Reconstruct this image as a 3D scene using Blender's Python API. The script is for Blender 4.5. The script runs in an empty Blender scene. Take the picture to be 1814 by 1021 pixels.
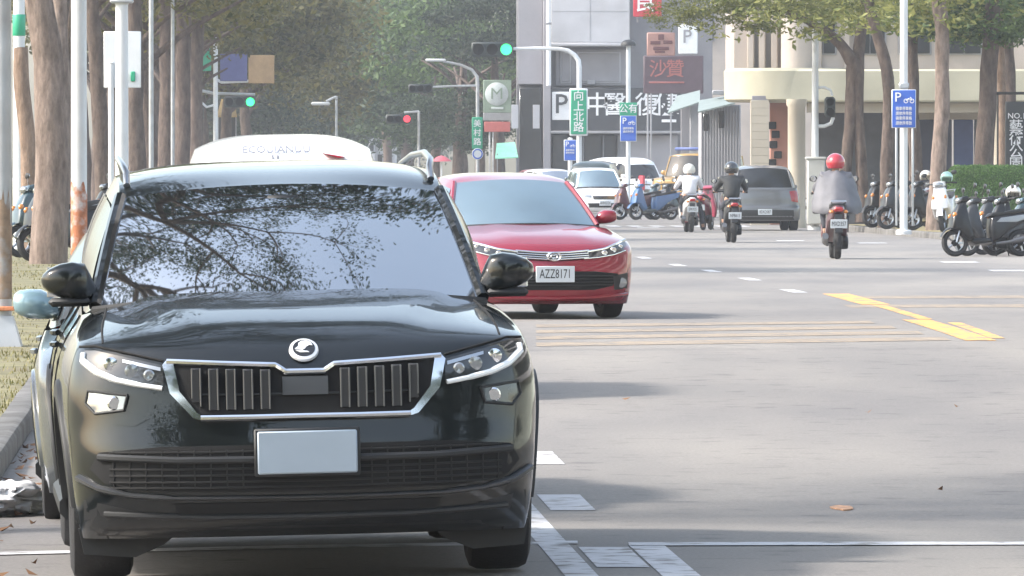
import bpy, bmesh, math, random
from mathutils import Vector, Matrix
from mathutils import noise as mnoise
from mathutils.geometry import delaunay_2d_cdt

R = math.radians
sc = bpy.context.scene
COL = sc.collection

# ------------------------------------------------------------------ camera
F = 14800.0            # focal length in photograph pixels (a long lens)
CAMH = 1.57
HX, HY = 907.0, 310.0  # straight-ahead point of the photograph
cam = bpy.data.cameras.new('camera'); camo = bpy.data.objects.new('camera', cam); COL.objects.link(camo)
cam.sensor_width = 36.0; cam.lens = F / 1814.0 * 36.0
cam.clip_start = 1.0; cam.clip_end = 6000.0
camo.location = (0, 0, CAMH)
camo.rotation_euler = (R(90) - math.atan(200.5 / F), 0, 0)
sc.camera = camo

# ------------------------------------------------------------------ light
SUN_TO = Vector((-0.78, -0.12, 0.64)).normalized()
w = bpy.data.worlds.new('World'); sc.world = w; w.use_nodes = True
nt = w.node_tree; bg = nt.nodes['Background']
sky = nt.nodes.new('ShaderNodeTexSky'); sky.sky_type = 'NISHITA'; sky.sun_disc = False
sky.sun_elevation = math.asin(SUN_TO.z); sky.sun_rotation = math.atan2(SUN_TO.x, SUN_TO.y)
sky.dust_density = 2.5; sky.air_density = 1.5; sky.ozone_density = 1.0
hs = nt.nodes.new('ShaderNodeHueSaturation'); hs.inputs['Saturation'].default_value = .75; nt.links.new(sky.outputs[0], hs.inputs['Color'])   # hazy, whitish sky
nt.links.new(hs.outputs[0], bg.inputs[0]); bg.inputs[1].default_value = 0.15
sl = bpy.data.lights.new('sun', 'SUN'); sl.energy = 2.0; sl.angle = R(5); sl.color = (1.0, 0.945, 0.87)
so = bpy.data.objects.new('sun', sl); COL.objects.link(so)
so.rotation_euler = SUN_TO.to_track_quat('Z', 'Y').to_euler()
vs = sc.view_settings
vs.view_transform = 'Standard'; vs.look = 'None'; vs.gamma = 1.0; vs.use_curve_mapping = False
vs.exposure = 1.5
sc.cycles.max_bounces = 6; sc.cycles.diffuse_bounces = 2; sc.cycles.glossy_bounces = 4
sc.cycles.transmission_bounces = 4; sc.cycles.transparent_max_bounces = 6; sc.cycles.volume_bounces = 0
sc.cycles.use_denoising = True; sc.cycles.caustics_reflective = False; sc.cycles.caustics_refractive = False
sc.cycles.volume_max_steps = 64
sc.render.use_persistent_data = False

# ------------------------------------------------------------------ place geometry
def sm(a, b, t):
    t = max(0.0, min(1.0, (t - a) / (b - a))); return t * t * (3 - 2 * t)
def gz(Y):                      # the carriageway climbs gently away from the camera
    return 0.22 * sm(36, 80, Y)
def kx(Y):                      # left kerb line
    return -2.69 - 0.0345 * (Y - 43.9)
def road_z(X, Y):
    o = X - kx(Y)
    return gz(Y) - 0.022 * max(0.0, 2.3 - max(o, -1.0)) * (1 - sm(60, 110, Y))
def at(px, py, Y):
    return Vector(((px - HX) * Y / F, Y, CAMH - (py - HY) * Y / F))
def gx(px, Y): return (px - HX) * Y / F

# ------------------------------------------------------------------ mesh builder
class MB:
    def __init__(s): s.v = []; s.f = []
    def add(s, vs_, fs_):
        b = len(s.v); s.v += [tuple(p) for p in vs_]; s.f += [tuple(i + b for i in q) for q in fs_]; return s
    def box(s, c, d, rz=0.0, tap=1.0, rx=0.0):
        x, y, z = d[0] / 2, d[1] / 2, d[2] / 2
        P = []
        m = Matrix.Rotation(rz, 3, 'Z') @ Matrix.Rotation(rx, 3, 'X')
        for dz in (-z, z):
            t = tap if dz > 0 else 1.0
            for dx, dy in ((-x, -y), (x, -y), (x, y), (-x, y)):
                P.append(Vector(c) + m @ Vector((dx * t, dy * t, dz)))
        return s.add(P, [(3, 2, 1, 0), (4, 5, 6, 7), (0, 1, 5, 4), (1, 2, 6, 5), (2, 3, 7, 6), (3, 0, 4, 7)])
    def bbox(s, c, d, b=0.01, rz=0.0):
        # box with chamfered vertical and horizontal edges
        x, y, z = d[0] / 2, d[1] / 2, d[2] / 2; b = min(b, x * .9, y * .9, z * .9)
        m = Matrix.Rotation(rz, 3, 'Z'); rows = []
        def ring(ix, h):
            X, Y = x - ix, y - ix; k = max(b - ix, 0.0004)
            return [(X - k, -Y), (X, -Y + k), (X, Y - k), (X - k, Y), (-X + k, Y), (-X, Y - k), (-X, -Y + k), (-X + k, -Y)], h
        for ix, h in ((b, -z), (0, -z + b), (0, z - b), (b, z)):
            r, hh = ring(ix, h); rows.append([Vector(c) + m @ Vector((p[0], p[1], hh)) for p in r])
        P = [p for r in rows for p in r]; n = 8; fs = []
        for i in range(3):
            for j in range(n): fs.append((i * n + j, i * n + (j + 1) % n, (i + 1) * n + (j + 1) % n, (i + 1) * n + j))
        fs.append(tuple(reversed(range(n)))); fs.append(tuple(range(3 * n, 4 * n)))
        return s.add(P, fs)
    def tube(s, pts, r, seg=8, cap=True, sq=1.0):
        pts = [Vector(p) for p in pts]; n = len(pts)
        rs = r if isinstance(r, (list, tuple)) else [r] * n
        ref = None; P = []
        for i, p in enumerate(pts):
            t = (pts[min(i + 1, n - 1)] - pts[max(i - 1, 0)])
            if t.length < 1e-9: t = Vector((0, 0, 1))
            t.normalize()
            if ref is None:
                ref = Vector((0, 0, 1)) if abs(t.z) < .9 else Vector((1, 0, 0))
            a = t.cross(ref)
            if a.length < 1e-6: a = t.cross(Vector((0, 1, 0)))
            a.normalize(); b = a.cross(t).normalized(); ref = b
            for k in range(seg):
                q = 2 * math.pi * (k + .5) / seg
                P.append(p + (a * math.cos(q) + b * math.sin(q) * sq) * rs[i])
        fs = []
        for i in range(n - 1):
            for k in range(seg):
                fs.append((i * seg + k, i * seg + (k + 1) % seg, (i + 1) * seg + (k + 1) % seg, (i + 1) * seg + k))
        if cap:
            fs.append(tuple(reversed(range(seg)))); fs.append(tuple(range((n - 1) * seg, n * seg)))
        return s.add(P, fs)
    def ell(s, c, r, nu=14, nv=9, v0=0.0, v1=1.0, rot=None):
        r = (r, r, r) if not isinstance(r, (tuple, list)) else r; P = []
        for j in range(nv + 1):
            th = math.pi * (v0 + (v1 - v0) * j / nv)
            for i in range(nu):
                ph = 2 * math.pi * i / nu
                q = Vector((r[0] * math.sin(th) * math.cos(ph), r[1] * math.sin(th) * math.sin(ph), r[2] * math.cos(th)))
                if rot: q = rot @ q
                P.append(Vector(c) + q)
        fs = []
        for j in range(nv):
            for i in range(nu):
                fs.append((j * nu + i, (j + 1) * nu + i, (j + 1) * nu + (i + 1) % nu, j * nu + (i + 1) % nu))
        return s.add(P, fs)
    def prism(s, poly, a, b, axis='y'):
        def m(p, h): return {'x': (h, p[0], p[1]), 'y': (p[0], h, p[1]), 'z': (p[0], p[1], h)}[axis]
        n = len(poly); P = [m(p, a) for p in poly] + [m(p, b) for p in poly]
        fs = [tuple(range(n)), tuple(reversed(range(n, 2 * n)))]
        fs += [(i, i + n, (i + 1) % n + n, (i + 1) % n) for i in range(n)]
        return s.add(P, fs)
    def pillow(s, poly, w, x0=0.0, k=0.12, narrow=None):
        # a side outline (y,z) swollen across x
        n = len(poly); cy = sum(p[0] for p in poly) / n; cz = sum(p[1] for p in poly) / n
        P = []; lay = [(-1, 1 - 2.2 * k), (-.93, 1 - k), (-.7, 1 - .3 * k), (0, 1), (.7, 1 - .3 * k), (.93, 1 - k), (1, 1 - 2.2 * k)]
        for lx, sc_ in lay:
            for (y, z) in poly:
                wd = w * (narrow(y, z) if narrow else 1)
                P.append((x0 + lx * wd, cy + (y - cy) * sc_, cz + (z - cz) * sc_))
        fs = [tuple(range(n)), tuple(reversed(range(6 * n, 7 * n)))]
        for j in range(6):
            fs += [(j * n + i, (j + 1) * n + i, (j + 1) * n + (i + 1) % n, j * n + (i + 1) % n) for i in range(n)]
        return s.add(P, fs)
    def grid(s, rows, flip=False, closed=False):
        n = len(rows[0]); P = [p for r in rows for p in r]; fs = []
        for i in range(len(rows) - 1):
            for j in range(n if closed else n - 1):
                k = (j + 1) % n; q = (i * n + j, i * n + k, (i + 1) * n + k, (i + 1) * n + j)
                fs.append(tuple(reversed(q)) if flip else q)
        return s.add(P, fs)
    def lathe(s, prof, c, axis='z', seg=24, a0=0.0, a1=2 * math.pi):
        full = abs(a1 - a0 - 2 * math.pi) < 1e-6; n = seg if full else seg + 1; P = []
        for (r, h) in prof:
            for k in range(n):
                q = a0 + (a1 - a0) * k / seg; u, v_ = r * math.cos(q), r * math.sin(q)
                d = {'z': (u, v_, h), 'x': (h, u, v_), 'y': (u, h, v_)}[axis]
                P.append((c[0] + d[0], c[1] + d[1], c[2] + d[2]))
        fs = []
        for i in range(len(prof) - 1):
            for k in range(seg if full else seg):
                k2 = (k + 1) % n
                fs.append((i * n + k, i * n + k2, (i + 1) * n + k2, (i + 1) * n + k))
        return s.add(P, fs)
    def mesh(s, name, mat, ang=38, fix=False, smooth=True):
        me = bpy.data.meshes.new(name); me.from_pydata(s.v, [], s.f); me.update()
        if fix:
            bm = bmesh.new(); bm.from_mesh(me); bmesh.ops.recalc_face_normals(bm, faces=bm.faces); bm.to_mesh(me); bm.free()
        if smooth:
            me.shade_smooth(); me.set_sharp_from_angle(angle=R(ang))
        for m in (mat if isinstance(mat, (list, tuple)) else [mat]): me.materials.append(m)
        return me
    def build(s, name, mat, parent=None, ang=38, fix=True, smooth=True, loc=None, rot=None):
        return link(name, s.mesh(name, mat, ang, fix, smooth), parent, loc, rot)

def link(name, data, parent=None, loc=None, rot=None):
    o = bpy.data.objects.new(name, data); COL.objects.link(o)
    if parent: o.parent = parent
    if loc is not None: o.location = loc
    if rot is not None: o.rotation_euler = rot
    return o
def tag(o, label, cat, group=None):
    o['label'] = label; o['category'] = cat
    if group: o['group'] = group
    return o
def thing(name, label, cat, loc=(0, 0, 0), rot=(0, 0, 0), group=None):
    o = link(name, None, None, loc, rot); o.empty_display_size = .2
    return tag(o, label, cat, group)
def struct(o): o['kind'] = 'structure'; return o
def stuff(o, label=None, cat=None):
    o['kind'] = 'stuff'
    if label: o['label'] = label
    if cat: o['category'] = cat
    return o
def copy_tree(o, parent=None):
    c = o.copy(); COL.objects.link(c)
    if parent: c.parent = parent
    for ch in list(o.children): copy_tree(ch, c)
    return c
def interp(tab, t):
    if t <= tab[0][0]: return tab[0][1]
    if t >= tab[-1][0]: return tab[-1][1]
    n = len(tab)
    for i in range(n - 1):
        if tab[i][0] <= t <= tab[i + 1][0]:
            x0, y0 = tab[i]; x1, y1 = tab[i + 1]; h = x1 - x0
            if h < 1e-9: return y1
            d = (y1 - y0) / h
            m0 = d if i == 0 else ((y1 - tab[i - 1][1]) / (x1 - tab[i - 1][0]))
            m1 = d if i == n - 2 else ((tab[i + 2][1] - y0) / (tab[i + 2][0] - x0))
            u = (t - x0) / h
            return (2 * u ** 3 - 3 * u * u + 1) * y0 + (u ** 3 - 2 * u * u + u) * h * m0 + (-2 * u ** 3 + 3 * u * u) * y1 + (u ** 3 - u * u) * h * m1
def text(parent, name, s, size, mat, loc, rot=(math.pi / 2, 0, 0), ext=.004, sx=1.0, bold=0.0):
    cu = bpy.data.curves.new(name, 'FONT'); cu.body = s; cu.size = size; cu.align_x = 'CENTER'; cu.align_y = 'CENTER'
    cu.extrude = ext; cu.offset = bold * size; cu.resolution_u = 2
    t = bpy.data.objects.new('tmp_text', cu); COL.objects.link(t)
    dg = bpy.context.evaluated_depsgraph_get(); dg.update()
    me = bpy.data.meshes.new_from_object(t.evaluated_get(dg)); me.materials.clear(); me.materials.append(mat)
    bpy.data.objects.remove(t); bpy.data.curves.remove(cu)
    o = link(name, me, parent, loc, rot); o.scale = (sx, 1, 1)
    return o

# ------------------------------------------------------------------ materials
MATS = {}
def pm(name, col, rough=.6, metal=0., var=.12, vs_=3., bump=0., bs=40., coat=0., spec=.5, ior=1.5, em=None, es=0., crough=.03, island=0., dirt=None, dirtamt=0., dscale=1.3):
    if name in MATS: return MATS[name]
    m = bpy.data.materials.new(name); m.use_nodes = True; n = m.node_tree; L = n.links.new
    b = n.nodes['Principled BSDF']
    b.inputs['Roughness'].default_value = rough; b.inputs['Metallic'].default_value = metal
    b.inputs['Coat Weight'].default_value = coat; b.inputs['Coat Roughness'].default_value = crough
    b.inputs['Specular IOR Level'].default_value = spec; b.inputs['IOR'].default_value = ior
    tc = n.nodes.new('ShaderNodeTexCoord'); no = n.nodes.new('ShaderNodeTexNoise')
    no.inputs['Scale'].default_value = vs_; no.inputs['Detail'].default_value = 5; L(tc.outputs['Object'], no.inputs['Vector'])
    rp = n.nodes.new('ShaderNodeValToRGB'); L(no.outputs[0], rp.inputs[0])
    rp.color_ramp.elements[0].position = .3; rp.color_ramp.elements[1].position = .7
    rp.color_ramp.elements[0].color = tuple(max(0, c * (1 - var)) for c in col) + (1,)
    rp.color_ramp.elements[1].color = tuple(min(1, c * (1 + var)) for c in col) + (1,)
    out = rp.outputs[0]
    if island:
        ge = n.nodes.new('ShaderNodeNewGeometry'); hv = n.nodes.new('ShaderNodeHueSaturation'); mr = n.nodes.new('ShaderNodeMapRange')
        mr.inputs['To Min'].default_value = 1 - island; mr.inputs['To Max'].default_value = 1 + island
        L(ge.outputs['Random Per Island'], mr.inputs[0]); L(mr.outputs[0], hv.inputs['Value']); L(out, hv.inputs['Color']); out = hv.outputs[0]
    if dirt:
        n2 = n.nodes.new('ShaderNodeTexNoise'); n2.inputs['Scale'].default_value = dscale; n2.inputs['Detail'].default_value = 8; L(tc.outputs['Object'], n2.inputs['Vector'])
        r2 = n.nodes.new('ShaderNodeMapRange'); r2.inputs['From Min'].default_value = .48; r2.inputs['From Max'].default_value = .72; r2.inputs['To Max'].default_value = dirtamt; L(n2.outputs[0], r2.inputs[0])
        mx = n.nodes.new('ShaderNodeMix'); mx.data_type = 'RGBA'; L(r2.outputs[0], mx.inputs[0]); L(out, mx.inputs[6]); mx.inputs[7].default_value = tuple(dirt) + (1,); out = mx.outputs[2]
    L(out, b.inputs['Base Color'])
    if bump:
        nb = n.nodes.new('ShaderNodeTexNoise'); nb.inputs['Scale'].default_value = bs; nb.inputs['Detail'].default_value = 4; L(tc.outputs['Object'], nb.inputs['Vector'])
        bp = n.nodes.new('ShaderNodeBump'); bp.inputs['Strength'].default_value = bump; bp.inputs['Distance'].default_value = .02
        L(nb.outputs[0], bp.inputs['Height']); L(bp.outputs[0], b.inputs['Normal'])
    if em:
        b.inputs['Emission Color'].default_value = tuple(em) + (1,); b.inputs['Emission Strength'].default_value = es
    MATS[name] = m; return m
def leafmat(name, c1, c2, trans=.3):
    if name in MATS: return MATS[name]
    m = bpy.data.materials.new(name); m.use_nodes = True; n = m.node_tree; L = n.links.new
    b = n.nodes['Principled BSDF']; b.inputs['Roughness'].default_value = .55; b.inputs['Specular IOR Level'].default_value = .3
    ge = n.nodes.new('ShaderNodeNewGeometry'); rp = n.nodes.new('ShaderNodeValToRGB'); L(ge.outputs['Random Per Island'], rp.inputs[0])
    rp.color_ramp.elements[0].color = tuple(c1) + (1,); rp.color_ramp.elements[1].color = tuple(c2) + (1,)
    oi = n.nodes.new('ShaderNodeObjectInfo'); hv = n.nodes.new('ShaderNodeHueSaturation'); mr = n.nodes.new('ShaderNodeMapRange')
    mr.inputs['To Min'].default_value = .75; mr.inputs['To Max'].default_value = 1.2
    L(oi.outputs['Random'], mr.inputs[0]); L(mr.outputs[0], hv.inputs['Value']); L(rp.outputs[0], hv.inputs['Color'])
    L(hv.outputs[0], b.inputs['Base Color'])
    tr = n.nodes.new('ShaderNodeBsdfTranslucent'); L(hv.outputs[0], tr.inputs[0])
    mx = n.nodes.new('ShaderNodeMixShader'); mx.inputs[0].default_value = trans
    L(b.outputs[0], mx.inputs[1]); L(tr.outputs[0], mx.inputs[2]); L(mx.outputs[0], n.nodes['Material Output'].inputs[0])
    MATS[name] = m; return m
def barkmat(name, c1, c2):
    m = bpy.data.materials.new(name); m.use_nodes = True; n = m.node_tree; L = n.links.new
    b = n.nodes['Principled BSDF']; b.inputs['Roughness'].default_value = .9
    tc = n.nodes.new('ShaderNodeTexCoord'); mp = n.nodes.new('ShaderNodeMapping'); mp.inputs['Scale'].default_value = (1, 1, .35); L(tc.outputs['Object'], mp.inputs[0])
    no = n.nodes.new('ShaderNodeTexNoise'); no.inputs['Scale'].default_value = 8; no.inputs['Detail'].default_value = 10; no.inputs['Roughness'].default_value = .68; L(mp.outputs[0], no.inputs['Vector'])
    rp = n.nodes.new('ShaderNodeValToRGB'); rp.color_ramp.elements[0].position = .35; rp.color_ramp.elements[1].position = .68
    rp.color_ramp.elements[0].color = tuple(c1) + (1,); rp.color_ramp.elements[1].color = tuple(c2) + (1,)
    L(no.outputs[0], rp.inputs[0]); L(rp.outputs[0], b.inputs['Base Color'])
    bp = n.nodes.new('ShaderNodeBump'); bp.inputs['Strength'].default_value = .9; bp.inputs['Distance'].default_value = .06; L(no.outputs[0], bp.inputs['Height']); L(bp.outputs[0], b.inputs['Normal'])
    MATS[name] = m; return m
def asphalt(name, base, paint=None, worn=.0):
    # worn grey asphalt; or paint that is worn through to asphalt
    m = bpy.data.materials.new(name); m.use_nodes = True; n = m.node_tree; L = n.links.new
    b = n.nodes['Principled BSDF']; b.inputs['Roughness'].default_value = .82; b.inputs['Specular IOR Level'].default_value = .35
    tc = n.nodes.new('ShaderNodeTexCoord')
    def nz(s, d, scl=(1, 1, 1)):
        mp = n.nodes.new('ShaderNodeMapping'); mp.inputs['Scale'].default_value = scl; L(tc.outputs['Object'], mp.inputs[0])
        q = n.nodes.new('ShaderNodeTexNoise'); q.inputs['Scale'].default_value = s; q.inputs['Detail'].default_value = d; L(mp.outputs[0], q.inputs['Vector']); return q.outputs[0]
    def ramp(src, p0, p1, c0, c1):
        r = n.nodes.new('ShaderNodeValToRGB'); r.color_ramp.elements[0].position = p0; r.color_ramp.elements[1].position = p1
        r.color_ramp.elements[0].color = c0 + (1,); r.color_ramp.elements[1].color = c1 + (1,); L(src, r.inputs[0]); return r.outputs[0]
    def mul(a, b_, f=1.0):
        x = n.nodes.new('ShaderNodeMix'); x.data_type = 'RGBA'; x.blend_type = 'MULTIPLY'; x.inputs[0].default_value = f; L(a, x.inputs[6]); L(b_, x.inputs[7]); return x.outputs[2]
    g = lambda v: (v, v, v)
    c = ramp(nz(55, 3), .3, .7, tuple(x * .82 for x in base), tuple(x * 1.15 for x in base))
    c = mul(c, ramp(nz(.55, 6, (1, .22, 1)), .35, .7, (.80, .80, .82), (1.1, 1.08, 1.05)))
    c = mul(c, ramp(nz(.12, 4, (1, .35, 1)), .38, .62, (.86, .86, .88), (1.06, 1.05, 1.03)))
    c = mul(c, ramp(nz(4.0, 8), .30, .42, (.72, .72, .74), (1, 1, 1)))
    if paint:
        k = ramp(nz(7, 9), worn, worn + .14, (0, 0, 0), (1, 1, 1))
        x = n.nodes.new('ShaderNodeMix'); x.data_type = 'RGBA'; L(k, x.inputs[0]); L(c, x.inputs[6])
        pc = ramp(nz(2.2, 6), .3, .7, tuple(v * .82 for v in paint), tuple(paint)); L(pc, x.inputs[7]); c = x.outputs[2]
    L(c, b.inputs['Base Color'])
    bp = n.nodes.new('ShaderNodeBump'); bp.inputs['Strength'].default_value = .35; bp.inputs['Distance'].default_value = .006; L(nz(120, 3), bp.inputs['Height']); L(bp.outputs[0], b.inputs['Normal'])
    MATS[name] = m; return m
ASPH = asphalt('asphalt', (.238, .225, .212))
WHITE_LINE = asphalt('white_road_paint', (.238, .225, .212), (.62, .62, .64), .34)
YELLOW_LINE = asphalt('yellow_road_paint', (.238, .225, .212), (.78, .41, .12), .38)
YELLOW_WORN = asphalt('worn_yellow_road_paint', (.225, .205, .185), (.33, .265, .20), .40)
SPLOT = pm('white_sign', (.72, .74, .76), .45, var=.05)
M_TYRE = pm('tyre_rubber', (.018, .018, .02), .8, var=.2, bump=.2, bs=60)
M_CHROME = pm('chrome', (.78, .79, .81), .12, metal=1, var=.03)
M_ALLOY = pm('alloy', (.5, .51, .53), .28, metal=1, var=.06)
M_BLACKPL = pm('black_plastic', (.015, .016, .018), .55, var=.15, bump=.05, bs=200)
M_PIANO = pm('gloss_black_plastic', (.012, .012, .014), .12, var=.1, coat=.6)
M_DARK = pm('dark_void', (.008, .008, .009), .9, var=.1)
M_GLASS = pm('tinted_glass', (.018, .021, .024), .03, var=.05, ior=7.0, spec=.5)
M_LENS = pm('clear_lens', (.30, .32, .34), .08, metal=.55, var=.1, vs_=14, coat=1)
M_LENSD = pm('dark_lens', (.05, .052, .055), .06, metal=.3, var=.2, vs_=14, coat=1)
M_REDLENS = pm('red_lens', (.35, .012, .015), .15, var=.15, vs_=20, coat=1)
M_AMBER = pm('amber_lens', (.6, .2, .02), .2, var=.1, coat=1)
M_PLATE = pm('plate_white', (.62, .66, .70), .4, var=.05)
M_PLATETXT = pm('plate_black', (.02, .02, .025), .5, var=.1)
M_STEEL = pm('galvanised_steel', (.42, .44, .46), .45, metal=.35, var=.12, vs_=5, dirt=(.22, .18, .15), dirtamt=.5)
M_WPOLE = pm('white_pole_paint', (.66, .68, .70), .45, var=.06, dirt=(.4, .36, .32), dirtamt=.4)
M_SKIN = pm('skin', (.45, .27, .19), .5, var=.08)
# ------------------------------------------------------------------ ground, road, kerbs, markings
def ribbon(fn_l, fn_r, y0, y1, ny, nx, zf, name, mat):
    mb = MB(); rows = []
    for i in range(ny + 1):
        Y = y0 + (y1 - y0) * (i / ny)
        a, b = fn_l(Y), fn_r(Y)
        rows.append([(a + (b - a) * j / nx, Y, zf(a + (b - a) * j / nx, Y)) for j in range(nx + 1)])
    mb.grid(rows); return mb.build(name, mat, fix=False)
gmat = pm('bare_ground', (.19, .17, .14), .95, var=.25, vs_=.4, bump=.3, bs=8)
ys = [-900, -100, 20] + [30 + 5 * i for i in range(14)] + [200, 600, 1500, 4000]
mb = MB(); mb.grid([[(x, Y, gz(Y) - .12) for x in (-4000, -300, -20, 20, 300, 4000)] for Y in ys])
struct(mb.build('ground', gmat, fix=False))
RW = 16.2
struct(ribbon(lambda Y: kx(Y), lambda Y: kx(Y) + RW, -120, 40, 64, 54, lambda x, y: road_z(x, y), 'near_road', ASPH))
struct(ribbon(lambda Y: kx(Y), lambda Y: kx(Y) + RW, 40, 110, 70, 54, lambda x, y: road_z(x, y), 'road', ASPH))
struct(ribbon(lambda Y: kx(Y), lambda Y: kx(Y) + RW, 110, 206, 24, 10, lambda x, y: road_z(x, y), 'far_road', ASPH))
struct(ribbon(lambda Y: -90, lambda Y: 120, 206, 330, 4, 4, lambda x, y: gz(y), 'junction', ASPH))
struct(ribbon(lambda Y: kx(Y), lambda Y: kx(Y) + RW, 330, 1500, 6, 4, lambda x, y: gz(y), 'distant_road', ASPH))
KERB = pm('kerb_concrete', (.15, .145, .14), .9, var=.3, vs_=2.5, bump=.4, bs=30, dirt=(.07, .065, .055), dirtamt=.8, dscale=3)
kroot = struct(ribbon(lambda Y: kx(Y) - .155, lambda Y: kx(Y) - .03, 20, 206, 90, 1, lambda x, y: road_z(kx(y) + .05, y) + .105, 'kerb', KERB))
# the far run of the kerb
mb = MB(); rows = []
for i in range(187):
    Y = 20 + i; x = kx(Y) + .012 * mnoise.noise(Vector((Y * .6, 2, 0))); z = road_z(x + .05, Y)
    wv = .008 * mnoise.noise(Vector((Y * .45, 9, 0))); rows.append([(x - .16, Y, z + .122 + wv), (x - .05, Y, z + .126 + wv), (x - .02, Y, z + .116 + wv), (x - .004, Y, z + .09), (x, Y, z - .1)])
mb.grid(rows, flip=True); o = mb.build('kerb_run', KERB, kroot, fix=False)
# verge on the left
VERGE = pm('verge_soil_grass', (.17, .155, .08), .95, var=.35, vs_=2.2, bump=.5, bs=18, dirt=(.17, .14, .09), dirtamt=.7)
vz = lambda x, y: road_z(kx(y) + .05, y) + .10 + .03 * mnoise.noise(Vector((x * .7, y * .4, 0)))
struct(ribbon(lambda Y: -70, lambda Y: kx(Y) - .13, -120, 206, 90, 26, vz, 'verge', VERGE))
PAVE = pm('right_pavement', (.27, .25, .225), .9, var=.15, vs_=1.5, bump=.25, bs=20)
struct(ribbon(lambda Y: kx(Y) + RW, lambda Y: 90, -120, 206, 60, 6, lambda x, y: gz(y) + .11, 'pavement', PAVE))
mb = MB(); rows = []
for i in range(61):
    Y = -120 + 326 * i / 60; x = kx(Y) + RW; z = gz(Y)
    rows.append([(x - .02, Y, z - .1), (x - .02, Y, z + .11), (x, Y, z + .13), (x + .15, Y, z + .13)])
mb.grid(rows, flip=False); struct(mb.build('right_kerb', KERB, fix=True))
# strip of worn soil and grass in front of the right hand trees
GR = pm('dry_grass', (.25, .21, .11), .95, var=.35, vs_=3, bump=.5, bs=15)
struct(ribbon(lambda Y: kx(Y) + RW + .16, lambda Y: kx(Y) + RW + 1.9, 150, 206, 30, 5, lambda x, y: gz(y) + .135 + .03 * mnoise.noise(Vector((x, y, 3))), 'tree_strip', GR))
# far pavements beyond the junction
struct(ribbon(lambda Y: kx(Y) + RW, lambda Y: 120, 330, 1500, 4, 3, lambda x, y: gz(y) + .12, 'far_pavement', PAVE))
struct(ribbon(lambda Y: -120, lambda Y: kx(Y), 330, 1500, 4, 3, lambda x, y: gz(y) + .12, 'far_verge', VERGE))

def strip(p0, p1, wid, mat, name, lift=.003, along=None):
    # painted strip between two ground points (X,Y), wid measured across X (or across Y when along='x')
    mb = MB(); n = max(2, int((Vector(p1) - Vector(p0)).length / 2)); rows = []
    for i in range(n + 1):
        t = i / n; x = p0[0] + (p1[0] - p0[0]) * t; y = p0[1] + (p1[1] - p0[1]) * t
        m = 5 if along == 'x' else 2; r = []
        for j in range(m):
            q = (j / (m - 1) - .5) * wid
            X, Yy = (x, y + q) if along == 'x' else (x + q, y)
            r.append((X, Yy, road_z(X, Yy) + lift))
        rows.append(r)
    mb.grid(rows); o = mb.build(name, mat, fix=False, smooth=True); return struct(o)
def gy(py, Z=0.0):   # distance at which a pixel row meets the road
    Y = 40.0
    for _ in range(40): Y = (CAMH - gz(Y) - Z) * F / (py - HY)
    return Y
def gp(px, py): Y = gy(py); return (gx(px, Y), Y)
# parking bay line along the parked cars, dashes and stop line
def par(px, py, y0, y1):     # X at distance Y on the line parallel to the kerb through a pixel
    a = gp(px, py); f = lambda Y: a[0] + (kx(Y) - kx(a[1])); return (f(y0), y0), (f(y1), y1)
q = par(1030, 1021, 24, 60); strip(q[0], q[1], .13, WHITE_LINE, 'bay_line')
for py, h in ((988, .9), (891, .9), (812, .9)):
    a = gp({988: 1086, 891: 1002, 812: 955}[py], py); strip((a[0] + .03, a[1] - h), (a[0] - .03, a[1] + h), .21, WHITE_LINE, 'lane_dash', .003)
q = par(1145, 967, 20, gy(966)); strip(q[0], q[1], .15, WHITE_LINE, 'lane_line')
a = gp(1114, 966); strip((a[0], a[1]), (a[0] + 9.0, a[1] + .45), .30, WHITE_LINE, 'stop_line', .005, 'x')
strip((kx(35.6) + .1, 35.55), (0.28, 35.6), .28, WHITE_LINE, 'bay_end_line', .005, 'x')
for px, py in ((1140, 457), (1200, 470), (1260, 480.5), (1328, 495), (1405, 516)):
    Y = gy(py); x = gx(px, Y); strip((x + .04, Y - 1.3), (x - .04, Y + 1.3), .17, WHITE_LINE, 'centre_dash')
# yellow box junction: bright edge and worn 45 degree hatching
a, b = gp(1480, 521), gp(1552, 540); strip(a, b, .30, YELLOW_LINE, 'yellow_edge', .003)
a, b = gp(1556, 541), gp(1640, 566); strip(a, b, .13, YELLOW_LINE, 'yellow_edge', .003)
a, b = gp(1622, 567), gp(1738, 604); strip(a, b, .26, YELLOW_LINE, 'yellow_edge', .004)
a, b = gp(1690, 572), gp(1768, 600); strip(a, b, .12, YELLOW_LINE, 'yellow_edge', .003)
for py, x0, x1 in ((611, 950, 1700), (599, 950, 1650), (588, 950, 1600), (578, 950, 1560)):
    a = gp(x0, py); d = gx(x1, a[1]) - a[0]; strip(a, (a[0] + d, a[1] + d * .55), 1.15, YELLOW_WORN, 'yellow_hatch', .003, 'x')
for py in (543, 527):
    a = gp(1500, py); strip(a, (a[0] + 6, a[1] + 1.0), 1.9, YELLOW_WORN, 'yellow_hatch', .002, 'x')
# zebra crossing and scraps of paint at the junction
for px in range(1090, 1320, 38):
    Y = gy(401); x = gx(px, Y); strip((x, Y - 2.2), (x - .1, Y + 2.2), .30, WHITE_LINE, 'zebra_bar')
for px, py in ((1400, 427), (1545, 431), (1700, 465), (1790, 480), (1148, 404)):
    Y = gy(py); x = gx(px, Y); strip((x - .28, Y), (x + .28, Y), 1.6, WHITE_LINE, 'paint_mark', .004, 'x')

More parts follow.
